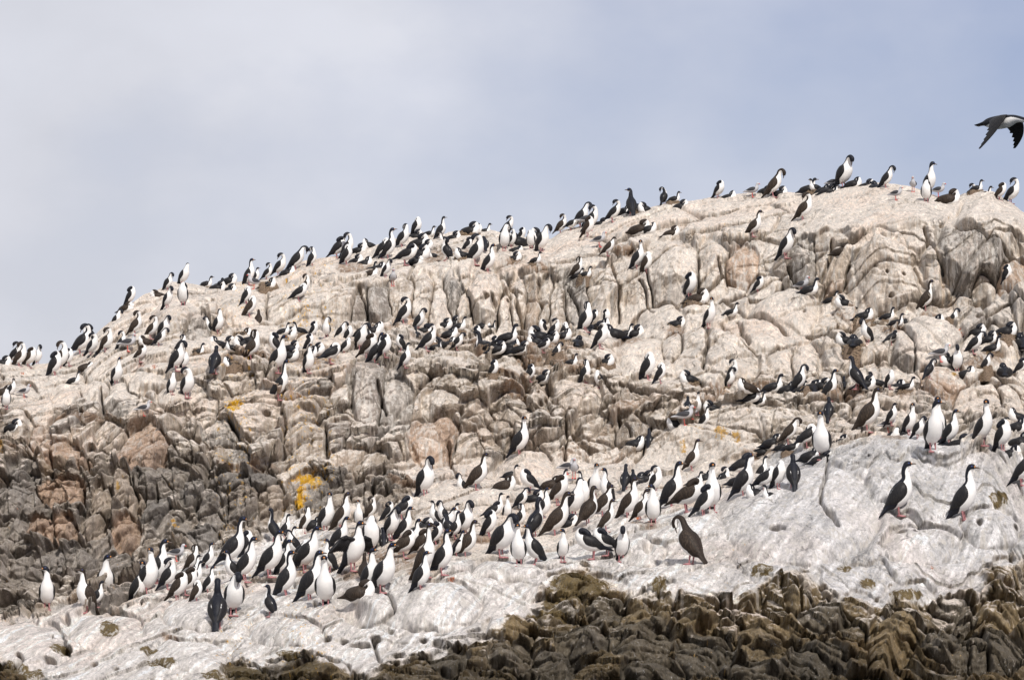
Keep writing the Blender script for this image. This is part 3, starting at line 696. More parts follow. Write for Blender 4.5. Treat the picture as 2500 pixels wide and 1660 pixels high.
def plumage_mat(name, dark, light, rough, streak):
    m, n, l, b = new_mat(name)
    at = n.new('ShaderNodeAttribute'); at.attribute_name = 'dark'
    tc = n.new('ShaderNodeTexCoord')
    nz_ = tex_noise(n, l, tc.outputs['Object'], 55, 3)
    a = n.new('ShaderNodeMath'); a.operation = 'MULTIPLY_ADD'; l.new(nz_, a.inputs[0]); a.inputs[1].default_value = .5; l.new(at.outputs['Fac'], a.inputs[2])
    f = maprange(n, l, a.outputs[0], .62, .86, 0, 1)
    mp = n.new('ShaderNodeMapping'); mp.inputs['Scale'].default_value = (60, 60, 14); l.new(tc.outputs['Object'], mp.inputs[0])
    fe = tex_noise(n, l, mp.outputs[0], 1.6, 3)
    dk = mixc(n, l, maprange(n, l, fe, .42, .68, 0, 1), dark, streak)
    lt = mixc(n, l, maprange(n, l, tex_noise(n, l, tc.outputs['Object'], 14, 3), .35, .7, 0, 1), light, tuple(c * .90 for c in light))
    l.new(mixc(n, l, f, lt, dk), b.inputs['Base Color'])
    b.inputs['Roughness'].default_value = rough
    b.inputs['Specular IOR Level'].default_value = .14
    bump(n, l, b, fe, .35, .006)
    return m
WHITE = (.78, .765, .745)
M_adult = plumage_mat("adult_plumage", (.010, .011, .016), WHITE, .5, (.020, .021, .028))
M_young = plumage_mat("young_plumage", (.023, .017, .014), WHITE, .6, (.042, .031, .024))
M_wing_a = plumage_mat("adult_wing", (.014, .014, .016), WHITE, .45, (.030, .027, .026))
M_wing_y = plumage_mat("young_wing", (.025, .019, .015), (.36, .29, .22), .55, (.066, .048, .036))
M_gull = plumage_mat("gull_plumage", (.36, .355, .37), (.47, .465, .48), .7, (.40, .39, .40))
M_gull_wing = plumage_mat("gull_wing", (.040, .040, .046), (.7, .7, .7), .6, (.06, .058, .06))
def plain(name, c, rough=.5):
    m, n, l, b = new_mat(name)
    tc = n.new('ShaderNodeTexCoord')
    l.new(mixc(n, l, tex_noise(n, l, tc.outputs['Object'], 40, 3), tuple(x * .75 for x in c), tuple(min(1, x * 1.25) for x in c)), b.inputs['Base Color'])
    b.inputs['Roughness'].default_value = rough
    return m
M_leg = plain("pink_leg", (.34, .145, .15)); M_gleg = plain("red_leg", (.60, .10, .08)); M_bill = plain("horn_bill", (.085, .060, .045), .35)
M_gbill = plain("red_bill", (.55, .05, .04), .4); M_eye = plain("blue_eye", (.02, .06, .35), .2); M_car = plain("orange_face", (.65, .24, .04), .5)

def body_mesh(tube, brown, gull, pose, stained):
    t = np.concatenate([np.linspace(0, 4.6, 24), np.linspace(4.75, 10, NRING - 24)])
    tt, pp = np.meshgrid(t, phi0, indexing='ij')
    co = tube.at(tt, pp)
    thr = np.interp(t, [0, 1.4, 1.75, 2.1, 3, 4, 5, 6, 7, 8, 9, 10], [185, 185, 150, 132, 94, 80, 70, 80, 90, 110, 132, 140])
    if pose in 'IJYK': thr = np.interp(t, [0, 1.4, 1.75, 2.1, 3, 4, 5, 6, 7, 8, 9, 10], [185, 185, 160, 150, 128, 104, 80, 84, 96, 112, 134, 140])
    ph = np.degrees(np.abs((pp + math.pi) % (2 * math.pi) - math.pi))
    dark = np.clip((thr[:, None] - ph) / 26 + .5, 0, 1)
    if gull:
        thr = np.interp(t, [0, 1, 1.6, 2, 3, 4, 5, 10], [0, 0, 40, 60, 60, 50, 20, 0]); dark = np.clip((thr[:, None] - ph) / 30 + .5, 0, 1) * (t[:, None] < 6)
    co = co.reshape(-1, 3); dark = dark.reshape(-1)
    faces = list(BODY_FACES)
    n = len(co)
    co = np.vstack([co, tube.C[:1], tube.at(np.array([10.]), np.array([0.]), 0)])
    dark = np.append(dark, [0 if gull else 1, 0 if gull else 1])
    tris = [(n, (jj + 1) % NSEG, jj) for jj in range(NSEG)] + [(n + 1, (NRING - 1) * NSEG + jj, (NRING - 1) * NSEG + (jj + 1) % NSEG) for jj in range(NSEG)]
    mat = M_gull if gull else (M_young if brown else M_adult)
    return mesh_from("body", co, faces, tris, {'dark': dark}, mat)
def wing_mesh(tube, side, brown, gull, bar, rnd):
    na, nb = 22, 9
    a = np.linspace(0, 1, na)
    t = 4.85 - a * (4.45 if gull else 4.0)
    mid_ = np.radians(np.interp(a, [0, .25, .7, 1], [62, 74, 66, 22] if not gull else [62, 70, 52, 18]))
    half = np.radians(np.interp(a, [0, .1, .3, .6, .85, 1], [16, 38, 52, 50, 34, 6]))
    q = np.linspace(-1, 1, nb)
    tt = np.repeat(t[:, None], nb, 1); pp = mid_[:, None] + half[:, None] * q[None, :]
    k = 1.0 + .13 * np.sqrt(np.clip(1 - q ** 2, 0, 1))[None, :] * np.interp(a, [0, .15, .8, 1], [.3, 1, 1.1, 1.2])[:, None] - .03 * (np.abs(q) > .99)[None, :]
    c, T, D, L, w, h = tube.frame(tt)
    w = np.maximum(w, .022 * (1 - a[:, None] * .3)); h = np.maximum(h, .022)
    co = c + (k * w * np.sin(pp) * side)[..., None] * L + (k * h * np.cos(pp))[..., None] * D
    if side < 0: pass
    dark = np.ones((na, nb))
    if bar:
        dark[8:12, 1] = .46
    co2 = c + (k * .86 * w * np.sin(pp) * side)[..., None] * L + (k * .86 * h * np.cos(pp))[..., None] * D
    f = grid_faces(na, nb, False); f2 = [x[::-1] for x in grid_faces(na, nb, False, na * nb)]
    if side > 0: f = [x[::-1] for x in f]; f2 = [x[::-1] for x in f2]
    rim = []
    bd = [i * nb for i in range(na)] + [(na - 1) * nb + j for j in range(1, nb)] + [i * nb + nb - 1 for i in range(na - 2, -1, -1)] + list(range(nb - 2, 0, -1))
    for i in range(len(bd)):
        x, y_ = bd[i], bd[(i + 1) % len(bd)]
        rim.append((x, y_, y_ + na * nb, x + na * nb))
    mat = M_gull_wing if gull else (M_wing_y if brown else M_wing_a)
    return mesh_from("wing", np.vstack([co.reshape(-1, 3), co2.reshape(-1, 3)]), f + f2 + rim, (), {'dark': np.concatenate([dark.ravel(), np.ones(na * nb)])}, mat)
def raised_wing_mesh(tube, side, brown):
    """half-open wing hanging away from the shoulder, primaries spread like fingers"""
    c, T, D, L, w, h = tube.frame(np.array([4.7]))
    sh = c[0] + side * w[0] * .8 * L[0]
    out = side * L[0]; back = np.array([-1., 0, 0]); up_ = np.array([0, 0, 1.])
    elbow = sh + .10 * out + .03 * back + .03 * up_
    wrist = elbow + .10 * out + .0 * back - .02 * up_
    lead = [sh, elbow, wrist]
    tips = []
    for i in range(12):
        f = i / 11
        root = sh * (1 - min(1, f * 2)) + elbow * min(1, f * 2) if f < .5 else elbow * (2 - 2 * f) + wrist * (2 * f - 1)
        ln = .17 + .06 * f
        d = back * (.55 - .25 * f) - up_ * .8 + out * (.08 + .55 * f); d /= np.linalg.norm(d)
        tips.append((root, root + d * ln, d))
    co, quads = [], []
    for root, tip, d in tips:
        s = np.cross(d, np.array([0, 1.0, 0]) if abs(d[1]) < .7 else up_); s /= np.linalg.norm(s)
        s = s * .016; nrm = np.cross(d, s); nrm = nrm / np.linalg.norm(nrm) * .004
        o = len(co)
        for kk, wv_ in ((0, .9), (.5, 1.15), (.85, .9), (1, .25)):
            p = root + (tip - root) * kk
            co += [p - s * wv_ - nrm, p + s * wv_ - nrm, p + s * wv_ + nrm, p - s * wv_ + nrm]
        for g in range(3):
            for e in range(4): quads.append((o + g * 4 + e, o + g * 4 + (e + 1) % 4, o + g * 4 + 4 + (e + 1) % 4, o + g * 4 + 4 + e))
        quads.append((o + 3, o + 2, o + 1, o)); quads.append((o + 12, o + 13, o + 14, o + 15))
    for p, q_ in ((sh, elbow), (elbow, wrist)):
        o = len(co); co += cyl(p, q_, .026, .018, 8)
        quads += [(o + i, o + (i + 1) % 8, o + 8 + (i + 1) % 8, o + 8 + i) for i in range(8)]
        quads.append(tuple(range(o + 7, o - 1, -1))); quads.append(tuple(range(o + 8, o + 16)))
    return mesh_from("wing", co, quads, (), {'dark': np.ones(len(co))}, M_wing_y if brown else M_wing_a)
def bill_mesh(tube, gull):
    c, T, D, L, w, h = [x[0] for x in tube.frame(np.array([9.85]))]
    ln = .042 if gull else .066
    ts = [0, .35, .7, .9, 1.0]; rr = [.0125, .010, .0075, .0065, .002] if not gull else [.012, .011, .010, .007, .002]
    dr = [0, 0, 0, -.0015, -.006]
    co, quads, n = [], [], 8
    for tt, r, d_ in zip(ts, rr, dr):
        for i in range(n):
            a = 2 * math.pi * i / n
            co.append(c + T * (tt * ln - .004) + D * (d_ - .002 + r * math.cos(a)) + L * r * .75 * math.sin(a))
    quads = grid_faces(len(ts), n, True)
    return mesh_from("bill", co, quads + [tuple(range(len(co) - n, len(co)))], (), None, M_gbill if gull else M_bill)
def eye_mesh(tube, side, r=.0062):
    c, T, D, L, w, h = [x[0] for x in tube.frame(np.array([9.3]))]
    p = c + L * side * w * .93 + D * h * .22
    co, n = [], 8
    for i in range(1, 5):
        th = math.pi * i / 5
        for jx in range(n):
            a = 2 * math.pi * jx / n
            co.append(p + r * (math.cos(th) * L * side * .7 + math.sin(th) * (math.cos(a) * T + math.sin(a) * D)))
    return mesh_from("eye", co, grid_faces(4, n, True) + [tuple(range(n))[::-1], tuple(range(3 * n, 4 * n))], (), None, M_eye)
def face_mesh(tube):
    c, T, D, L, w, h = [x[0] for x in tube.frame(np.array([9.86]))]
    co, n = [], 8
    for tt, r in ((-.006, .010), (0, .0150), (.007, .0125), (.012, .006)):
        for jx in range(n):
            a = 2 * math.pi * jx / n
            co.append(c + T * tt + D * (r * .95 * math.cos(a) + .003) + L * r * .9 * math.sin(a))
    return mesh_from("face_knob", co, grid_faces(4, n, True) + [tuple(range(3 * n, 4 * n))], (), None, M_car)
def leg_mesh(side, gull, hipz):
    y = side * (.030 if not gull else .024)
    r = .0085 if not gull else .0055
    co = cyl((-.012, y, hipz), (-.006, y, hipz * .52), r * 1.5, r) ; q = [(i, (i + 1) % 7, 7 + (i + 1) % 7, 7 + i) for i in range(7)]
    o = len(co); co += cyl((-.006, y, hipz * .54), (0, y, .006), r, r * .9); q += [(o + i, o + (i + 1) % 7, o + 7 + (i + 1) % 7, o + 7 + i) for i in range(7)]
    s = 1.0 if not gull else .62
    o = len(co)
    toes = [(-.022, -.004), (.020, -.030), (.062, -.026), (.078, .0), (.066, .026), (.026, .026)]
    for zz in (-.012, .007):
        for px, py in toes: co.append(np.array([px * s, y + py * s * (1.0), zz if px < .03 else zz * .6 - .002]))
        co.append(np.array([.004, y, .017 if zz > 0 else -.012]))
    for i in range(5):
        q.append((o + 7 + i, o + 7 + i + 1, o + 13)); q.append((o + i + 1, o + i, o + 6))
        q.append((o + i, o + i + 1, o + 7 + i + 1, o + 7 + i))
    q.append((o + 12, o + 7, o + 13)); q.append((o, o + 5, o + 6)); q.append((o + 5, o, o + 7, o + 12))
    return mesh_from("leg", co, q, (), None, M_gleg if gull else M_leg)

protos = {}
def link(o): scene.collection.objects.link(o); return o
def child(name, me, root):
    o = bpy.data.objects.new(name, me); link(o); o.parent = root
    return o
def make_bird(pose, look, side, brown, var, gull, near):
    rnd = random.Random(hash((ord(pose), look, side, brown, var, gull)) & 0xffff)
    C, W_, H_, D_ = spine(pose, look, side, rnd, gull)
    tube = Tube(C, W_, H_, D_)
    root = bpy.data.objects.new("gull" if gull else "cormorant", None); root.empty_display_size = .05
    link(root)
    bm_ = body_mesh(tube, brown, gull, pose, False)
    ob = child("body", bm_, root)
    bar = (not brown) and not gull and var % 3 != 2
    for s in (1, -1):
        child("wing", raised_wing_mesh(tube, s, brown) if pose == 'W' else wing_mesh(tube, s, brown, gull, bar, rnd), root)
    child("bill", bill_mesh(tube, gull), root)
    if pose not in 'IJYK':
        for s in (1, -1): child("leg", leg_mesh(s, gull, .10 if not gull else .13), root)
    if near and not gull and pose in 'SNCWI':
        for s in (1, -1): child("eye", eye_mesh(tube, s), root)
        if not brown: child("face_knob", face_mesh(tube), root)
    co = np.empty(len(bm_.vertices) * 3, np.float32); bm_.vertices.foreach_get('co', co); co = co.reshape(-1, 3)
    return root, co
def bird(pose, look, side, brown, var, gull, near):
    key = (pose, look, side, brown, var, gull, near)
    if key not in protos:
        root, co = make_bird(*key)
        protos[key] = (root, co, list(root.children))
        return root, co
    r0, co, kids = protos[key]
    r = r0.copy(); link(r)
    for k_ in ('label', 'group', 'category'):
        if k_ in r: del r[k_]
    for ch in kids:
        c = ch.copy(); link(c); c.parent = r
    return r, co

# ------------------------------------------------------------------ where feet touch the rock
PU, PV = project(X, Y, Z)
PUr, PVr, Yr, Xr, Zr = PU.ravel(), PV.ravel(), Y.ravel(), X.ravel(), Z.ravel()
order = np.argsort(PUr); PUs = PUr[order]
def ground(u, v, tol=2.2):
    a, b_ = np.searchsorted(PUs, [u - tol, u + tol])
    idx = order[a:b_]
    idx = idx[idx >= NB * NU]
    dv = np.abs(PVr[idx] - v)
    ok = idx[dv < tol]
    if len(ok) == 0: ok = idx[np.argsort(dv)[:3]]
    g = ok[np.argmin(Yr[ok])]
    return np.array([Xr[g], Yr[g], Zr[g]])

# ------------------------------------------------------------------ nests
M_straw, n, l, b = new_mat("nest_straw")
tc = n.new('ShaderNodeTexCoord')
l.new(mixc(n, l, maprange(n, l, tex_noise(n, l, tc.outputs['Object'], 26, 6, .8), .36, .64, 0, 1), (.045, .030, .02), (.25, .18, .125)), b.inputs['Base Color'])
b.inputs['Roughness'].default_value = .95
M_stalk = plain('straw_stalk', (.34, .25, .16), .9)
nest_protos = []
def nest_mesh(seed):
    r = random.Random(seed); co, q = [], []
    nr_, na_ = 9, 30
    prof = [(1.42, -.40), (1.34, -.26), (1.22, -.12), (1.08, -.02), (.98, .05), (.86, .085), (.68, .08), (.4, .055), (.08, .045)]
    for i, (rad, zz) in enumerate(prof):
        for jx in range(na_):
            a = 2 * math.pi * jx / na_
            k_ = 1 + .10 * math.sin(3 * a + seed) + .06 * math.sin(7 * a + 2 * seed) + r.uniform(-.09, .09)
            co.append((.26 * rad * k_ * math.cos(a), .26 * rad * k_ * math.sin(a), zz + r.uniform(-.03, .03)))
    q = grid_faces(nr_, na_, True) + [tuple(range((nr_ - 1) * na_, nr_ * na_))]
    for s in range(420):      # loose stalks
        a = r.uniform(0, 6.28); rr_ = r.uniform(.6, 1.5); rad = .26 * rr_; zz = float(np.interp(rr_, [.6, .86, .98, 1.08, 1.22, 1.34, 1.5], [.08, .09, .055, -.015, -.11, -.25, -.4])) + r.uniform(-.005, .02)
        p = np.array([rad * math.cos(a), rad * math.sin(a), zz])
        ta = a + math.pi / 2 + r.uniform(-.9, .9)
        d = np.array([math.cos(ta), math.sin(ta), r.uniform(-.5, .35)]); d /= np.linalg.norm(d)
        ln = r.uniform(.03, .11); o = len(co)
        co += cyl(p - d * ln / 2, p + d * ln / 2, .006, .004, 3)
        q += [(o + i, o + (i + 1) % 3, o + 3 + (i + 1) % 3, o + 3 + i) for i in range(3)]
    me = mesh_from("nest", co, q, (), None, M_straw)
    me.materials.append(M_stalk); me.polygons.foreach_set('material_index', [0 if i < (nr_ - 1) * na_ + 1 else 1 for i in range(len(q))])
    return me
for s in range(4): nest_protos.append(nest_mesh(s))

# ------------------------------------------------------------------ the colony
# zone text | tile origin | x y height pose+facing flags   (x, y, height in 3.92 x photo pixels)
COLONY = """
at the far left edge|0 600
30 1115 75 J R;140 1112 205 P R;190 1145 235 P Rb;280 1150 190 T Rb;365 1118 185 D Q;100 1420 155 C R>;60 1560 180 T F;10 1440 100 Y Rb;240 1445 125 G R
on the low left skyline|0 600
520 1232 235 T R;580 1165 265 P Rb;665 1150 165 T R;765 1025 290 P R;850 940 205 T L;865 1040 215 P Q;915 1035 50 J R;810 1160 75 Y Rb;700 1315 125 I R;1120 1310 255 S Q
below the left brow|0 600
1010 1000 225 P Rb;1150 965 160 P R;1230 1005 175 G R>;1290 835 225 P Rb;1350 1100 160 F Rb;1450 880 220 P Rb;1560 870 215 D Q;1520 950 175 D R;1400 940 90 Y Lb
climbing the left skyline|0 600
1105 700 100 D R;1245 530 180 T R;1200 615 85 Y Rb;1610 415 170 D R;1755 370 215 P Q;1600 585 205 D Q;1745 565 225 T F;1520 470 60 Y Lb
among pale left boulders|0 600
1710 1000 165 P R;1685 1190 285 D R;1770 1165 160 T Q;1890 1000 65 I Rn;1650 1410 215 P Q;1795 1435 285 P Q;1380 1622 150 G R;130 1690 40 J R
on the left skyline ridge|500 550
15 575 105 I Rn;120 595 75 J R;240 560 95 J R;420 560 245 S R;470 605 150 G L;490 500 130 C R;600 510 160 P R;600 555 60 J Rn;700 468 212 P R;785 445 65 J R;870 418 238 D R;1030 380 190 P R
on the bare left slope|500 550
960 600 145 P Rb;905 715 170 F R;400 745 175 T R;435 870 205 T Rb;515 905 110 D Bb;125 1020 232 P Q;50 1005 130 D L
by the left nest mounds|500 550
360 1035 60 J Rbn;445 1262 285 P Rb;215 1120 60 J Rn;260 1185 100 I L;360 1130 80 J L;430 1090 60 J R;85 1425 265 C B;260 1325 65 J Ln
on the left rock terrace|500 550
665 1225 210 T L;690 1415 350 S Q;815 1195 105 J R;820 1270 85 J R;715 1660 375 N R;750 1040 120 I R;910 1030 115 I Ln;1045 1045 135 T R;1000 1190 150 T R;1075 1190 50 J R;985 1395 270 S Q;1170 1060 195 P F;1290 1030 115 D R
under the long pale face|500 550
1380 1085 135 T R;1200 1320 200 F r;1330 1215 150 T R;1480 1070 120 F R;1500 1180 250 D Q;1610 1030 100 J R;1670 1025 100 T R;1560 1265 235 T Rb;1640 1310 290 S R;1730 1260 220 T R;1880 1190 160 T L;1915 1360 235 S R;1910 930 255 P R
round the big brown nest|500 550
1270 300 205 T R;1370 300 240 P R;1360 365 195 T R;1460 190 85 J R;1510 180 80 T Rn;1575 205 85 J L;1525 350 60 J R;1650 400 60 J R;1590 440 40 Y Rb;1725 490 175 D Q;1800 575 165 G F;1760 310 300 S R;1690 310 200 T R;1890 200 230 P R;1920 370 200 F R
on the middle skyline|1000 450
75 485 180 T R;185 480 88 I R;300 510 215 S R;405 508 65 J R;570 472 118 J Rn;710 412 72 I Rn;930 402 182 P R;1060 470 90 T R;1235 520 110 J L
behind the upper cliff edge|1000 450
90 590 130 J R;95 700 130 J R;30 690 130 T R;60 750 70 Y R;230 690 85 I Ln;345 720 220 P l;545 610 115 T R;520 700 100 J Ln;635 755 290 P R;725 640 165 D B;755 835 275 S R
on the upper cliff top|1000 450
910 615 255 P F;985 595 185 P Q;1040 580 130 J L;1010 615 40 Y R;1155 610 178 T F;1270 640 265 D Q;1000 722 70 J Rn;1200 755 112 I Rn;1590 880 200 P Rb;1680 865 85 I Rn
beside the right skyline step|1000 450
1440 450 185 P Rb;1540 435 115 F R;1630 400 245 D R;1700 495 190 T Rb;1730 440 240 P R;1690 400 150 G R;1815 370 60 J R;1815 600 150 G R;1890 680 180 C Rb;1935 345 210 P R
below the grooved cliff|1000 780
95 92 210 D R;165 285 255 P R;130 90 60 J R;330 40 60 J R;460 105 140 I Rn;690 70 75 J R;650 132 85 T R;310 230 65 J L;370 225 60 J R;460 238 115 D R
in the dark huddle of nests|1000 780
735 290 200 I l;810 275 115 T Rn;930 225 185 I R;880 300 130 J R;960 265 90 J R;1050 270 75 J R
on the big straw mound|1000 780
1270 100 110 T L;1375 175 190 P R;1490 105 85 T R;1250 200 140 J L;1340 190 90 J R;1475 185 105 J Rn;1270 310 115 F R;1400 310 95 D Rn;1550 420 100 I Rn;1870 405 90 J Rn
under the dark cleft rock|1000 450
1690 1400 290 P R;1760 1290 100 T R;1890 1320 135 T Q;1830 1400 110 J R;1830 1565 255 P R
on the middle rock steps|1000 780
800 540 145 T Rn;1160 580 152 T R;1275 575 100 J R;1690 600 222 P R;1810 630 155 T L;1050 1280 365 S R>
round the tall straw nest|1500 400
80 420 80 J R;160 490 275 S B<;285 440 75 J Ln;470 358 168 P r;560 360 108 I Rn;630 402 65 J R
on the right skyline slope|1500 400
985 322 168 T Q;1080 308 58 J R;1320 315 142 G R;1520 305 265 D Rb;1565 268 65 J R;1430 255 60 Y R;1840 280 150 I R;1922 262 118 I Ln;1800 530 265 P Rb
on the upper right face|1500 400
1330 690 248 S Rb;240 645 125 J Rb;550 670 88 J Rb;1640 888 280 D Q;215 992 272 S R>;310 1045 205 T Rb;715 1275 245 T Q;790 1325 140 J Rbn;1370 1218 150 T R;1800 1228 165 G Q;1870 1245 165 I R;900 1558 285 S Q<;1105 1460 130 I R;590 1538 82 J Rn
on the right summit|2000 250
125 825 132 G R;30 832 55 J R;235 803 300 D Q;315 792 88 J R;440 782 52 J R;640 810 215 D R;905 850 150 G F;1135 840 140 G R;735 930 135 G R;1050 850 310 S Q>;1025 945 210 T F
at the far right summit|2000 250
1220 965 145 J Rb;1435 848 85 P R;1500 835 112 I Rn;1735 928 170 T Rb;1840 952 240 P Q;200 1425 85 J Rb
beside the cracked round boulder|1500 700
15 485 135 J L;110 495 140 I Rn;190 470 115 J R;330 880 265 T R;445 912 192 T R;720 912 118 J Ln;1130 900 205 P Q;1100 965 195 D Qn;1270 990 115 J Lb;1300 1055 85 J R
on the right middle nests|1500 700
1520 1010 180 I R;1650 970 70 J R;1770 992 265 D R;1890 960 80 J Rn;2045 1078 295 S R;1985 943 85 J R
behind the overhanging slab|1500 700
705 1200 165 C B;795 1190 180 S F;665 1318 195 G R;745 1285 150 G Rb;850 1275 130 S R;600 1320 90 J L;935 1160 85 J L;200 1500 75 J R;330 1440 90 D B;1500 1505 110 J R
among the right boulders|2000 600
105 512 92 I R;430 690 100 J Rn;455 925 240 D L;240 910 90 J L;340 960 125 J Bn;650 720 130 I Rn;820 715 65 J R;690 940 130 F r;1015 600 288 S Rb;1275 692 92 D Rn;1110 685 40 J R;1800 275 105 T R
at the right edge nests|2000 600
1500 822 78 J R;1790 855 130 J Rn;1935 845 90 I R;1945 975 140 J B;1480 1025 215 D R;1610 900 95 J R;1645 1022 165 I Rn;1590 1152 132 D Rn;1770 1225 120 J B;1925 1175 115 T R
round the tan pointed boulder|2000 600
1165 1115 180 G R;1320 1195 258 D F;1240 1130 95 J L;1050 1265 195 D r;1390 1190 45 J R;240 1365 130 I Bn;365 1355 310 S l;440 1345 120 J R;570 1355 155 I Ln;675 1355 178 T Q;735 1330 60 J R;835 1388 138 I Rn
on top of the white slab|2000 900
85 495 232 C B;470 582 412 S Rb;655 600 168 G R>;690 520 205 C R;860 625 292 S Q<;940 660 205 D Q;720 610 60 J F;1095 765 480 S F>;1130 700 440 S F;1255 715 335 S Q;1335 715 95 J R;200 655 40 J R;20 850 440 S F
at the slab's right end|2000 900
1560 715 425 S Q<;1760 765 290 T Q;1885 600 130 J R;1910 710 105 J R;1900 465 100 J L;1935 1095 360 S R;1810 790 60 J R
alone on the white slab face|2000 900
770 1395 505 S R;1390 1440 520 S R
below the orange lichen dome|1500 1000
740 575 290 S Rb;1400 378 72 J R;1660 310 250 D Rb;1680 405 160 I Rn;1850 350 220 F R;1880 445 105 J R;1180 690 110 J R;1200 640 240 F R;1400 600 170 S R;1430 755 225 F R;1360 770 70 J L
on the slab's left slope|1500 1000
1230 815 412 S R;1570 740 265 T Q;1700 745 330 C B;940 955 455 S F;850 1000 300 T R;1040 650 115 P R;860 640 70 J R
right of the crowd|1500 1000
100 760 255 S B;190 740 185 C B;135 1030 390 S Rb;240 1050 300 S Rb;370 1080 375 S F<;390 770 250 P Q;290 660 80 J R;545 915 435 S R;690 975 395 F Rb;760 720 140 I R
in front of the white slab|1500 1000
740 1470 500 D lb;60 1440 330 D F
by the small dome rock|1000 1080
150 490 365 D Q;640 430 345 S Rb;505 420 135 D L;900 440 135 J Rb;960 330 120 I R;1150 470 215 F L;1500 305 158 G R;1580 345 195 G F;1350 390 85 J Rb;1430 320 80 I R
in the upper crowd|1000 1080
1420 590 275 T Rb;1585 700 375 P Q;1670 470 200 S L;1770 520 330 S F;1890 560 320 S L;1700 770 360 S rb;1850 690 300 C Rb;1660 620 260 T Q;1880 835 300 S Rb;1400 880 425 S Rb;1500 800 120 J R;1275 720 300 S R
in the mid crowd|1000 1080
1170 560 120 J R;1060 600 180 D R;840 640 165 S R;930 690 190 S F;790 730 175 F R;1190 890 380 S r;1060 770 200 P R;770 900 260 T R;870 1070 405 D Q;1040 1155 395 S F;1200 1155 372 S L;1470 1130 305 S F<;1760 1095 290 F L;1890 1085 255 F L
left of the crowd centre|1000 1080
540 870 328 D Q;255 760 215 S L;310 770 225 D L;445 800 230 S F>;350 860 250 C R;440 900 250 S R;380 900 220 C l;540 1085 350 S Rb;320 1255 425 S R;140 1270 500 N Qb;110 1395 365 S R;250 970 220 T R;460 1080 250 W R;130 800 90 J R;70 800 60 J R;20 1020 300 S R;110 1060 240 T Rb
under the orange lichen patch|500 1160
960 540 250 P Rb;1150 515 365 S Q<;1310 510 360 S Rb;1470 480 255 S F;1580 400 210 P Rb;1740 420 190 T R;1890 420 230 F R;1780 600 310 D Q;1900 620 330 S R;770 560 200 S R;660 620 310 N l;1040 500 120 J R
in the left crowd|500 1160
240 840 465 N R;410 770 250 T R;270 1000 290 S L;390 1000 415 S R;620 950 435 S R;800 690 215 S R;950 905 430 S R;860 760 250 D L;760 950 345 S R;910 850 230 T Q
at the crowd's front|500 1160
790 1140 428 S R;1200 900 300 S L;1000 1180 478 S R;1150 1235 470 S F;1270 700 320 S R;1410 910 500 W Q;1590 725 350 T F;1700 640 140 D B;1580 1120 430 S Q;1690 1105 465 S Q;1530 1020 280 S Bb;1470 1165 180 J Rb;1900 770 260 F Rb
on the pale lower rocks|500 1160
130 1440 462 S B;270 1320 395 D F;620 1340 295 S l;30 1110 250 S R;20 880 250 S R
at the lower left end|0 1260
455 870 405 S F<;810 900 410 S Lb;1010 770 410 S F>;930 745 130 S R;1330 830 405 S Q<;1420 720 430 S Q<;1500 640 430 S R;1610 680 290 P R;1690 430 170 G R;1830 500 240 P Rb;1870 560 200 S R;1690 790 265 T Rb;1780 740 260 T Rb;1880 660 235 S R;1880 800 200 T Rb
"""
YAW = {'R': -15, 'Q': -44, 'F': -88, 'L': -158, 'B': 88, 'r': 38, 'l': 142}
FACE = {'R': 'facing right', 'Q': 'turned half right', 'F': 'chest forward', 'L': 'facing left', 'B': 'back view', 'r': 'back half right', 'l': 'back half left'}
POSE = {'S': 'standing upright', 'N': 'stretching its neck', 'C': 'standing hunched', 'P': 'preening its back', 'D': 'bowing its head', 'T': 'with head tucked away',
        'F': 'leaning forward', 'W': 'half-spreading wings', 'I': 'sitting head up', 'J': 'lying curled', 'Y': 'lying flat'}
ORD = ['first', 'second', 'third', 'fourth', 'fifth', 'sixth', 'seventh', 'eighth', 'ninth', 'tenth']
ORD = ['leftmost'] + [o_ + ' from left' for o_ in ORD[1:]]
CR = Matrix
all_birds = []
zone = None; org = None
for ln in COLONY.strip().split('\n'):
    if '|' in ln:
        zone, o_ = ln.split('|'); org = list(map(float, o_.split())); continue
    for it in ln.split(';'):
        x_, y_, h_, pz, fl = it.split()
        all_birds.append(dict(u=org[0] + float(x_) / 3.92, v=org[1] + float(y_) / 3.92, h=float(h_) / 3.92, pose=pz, face=fl[0], fl=fl[1:], zone=zone))
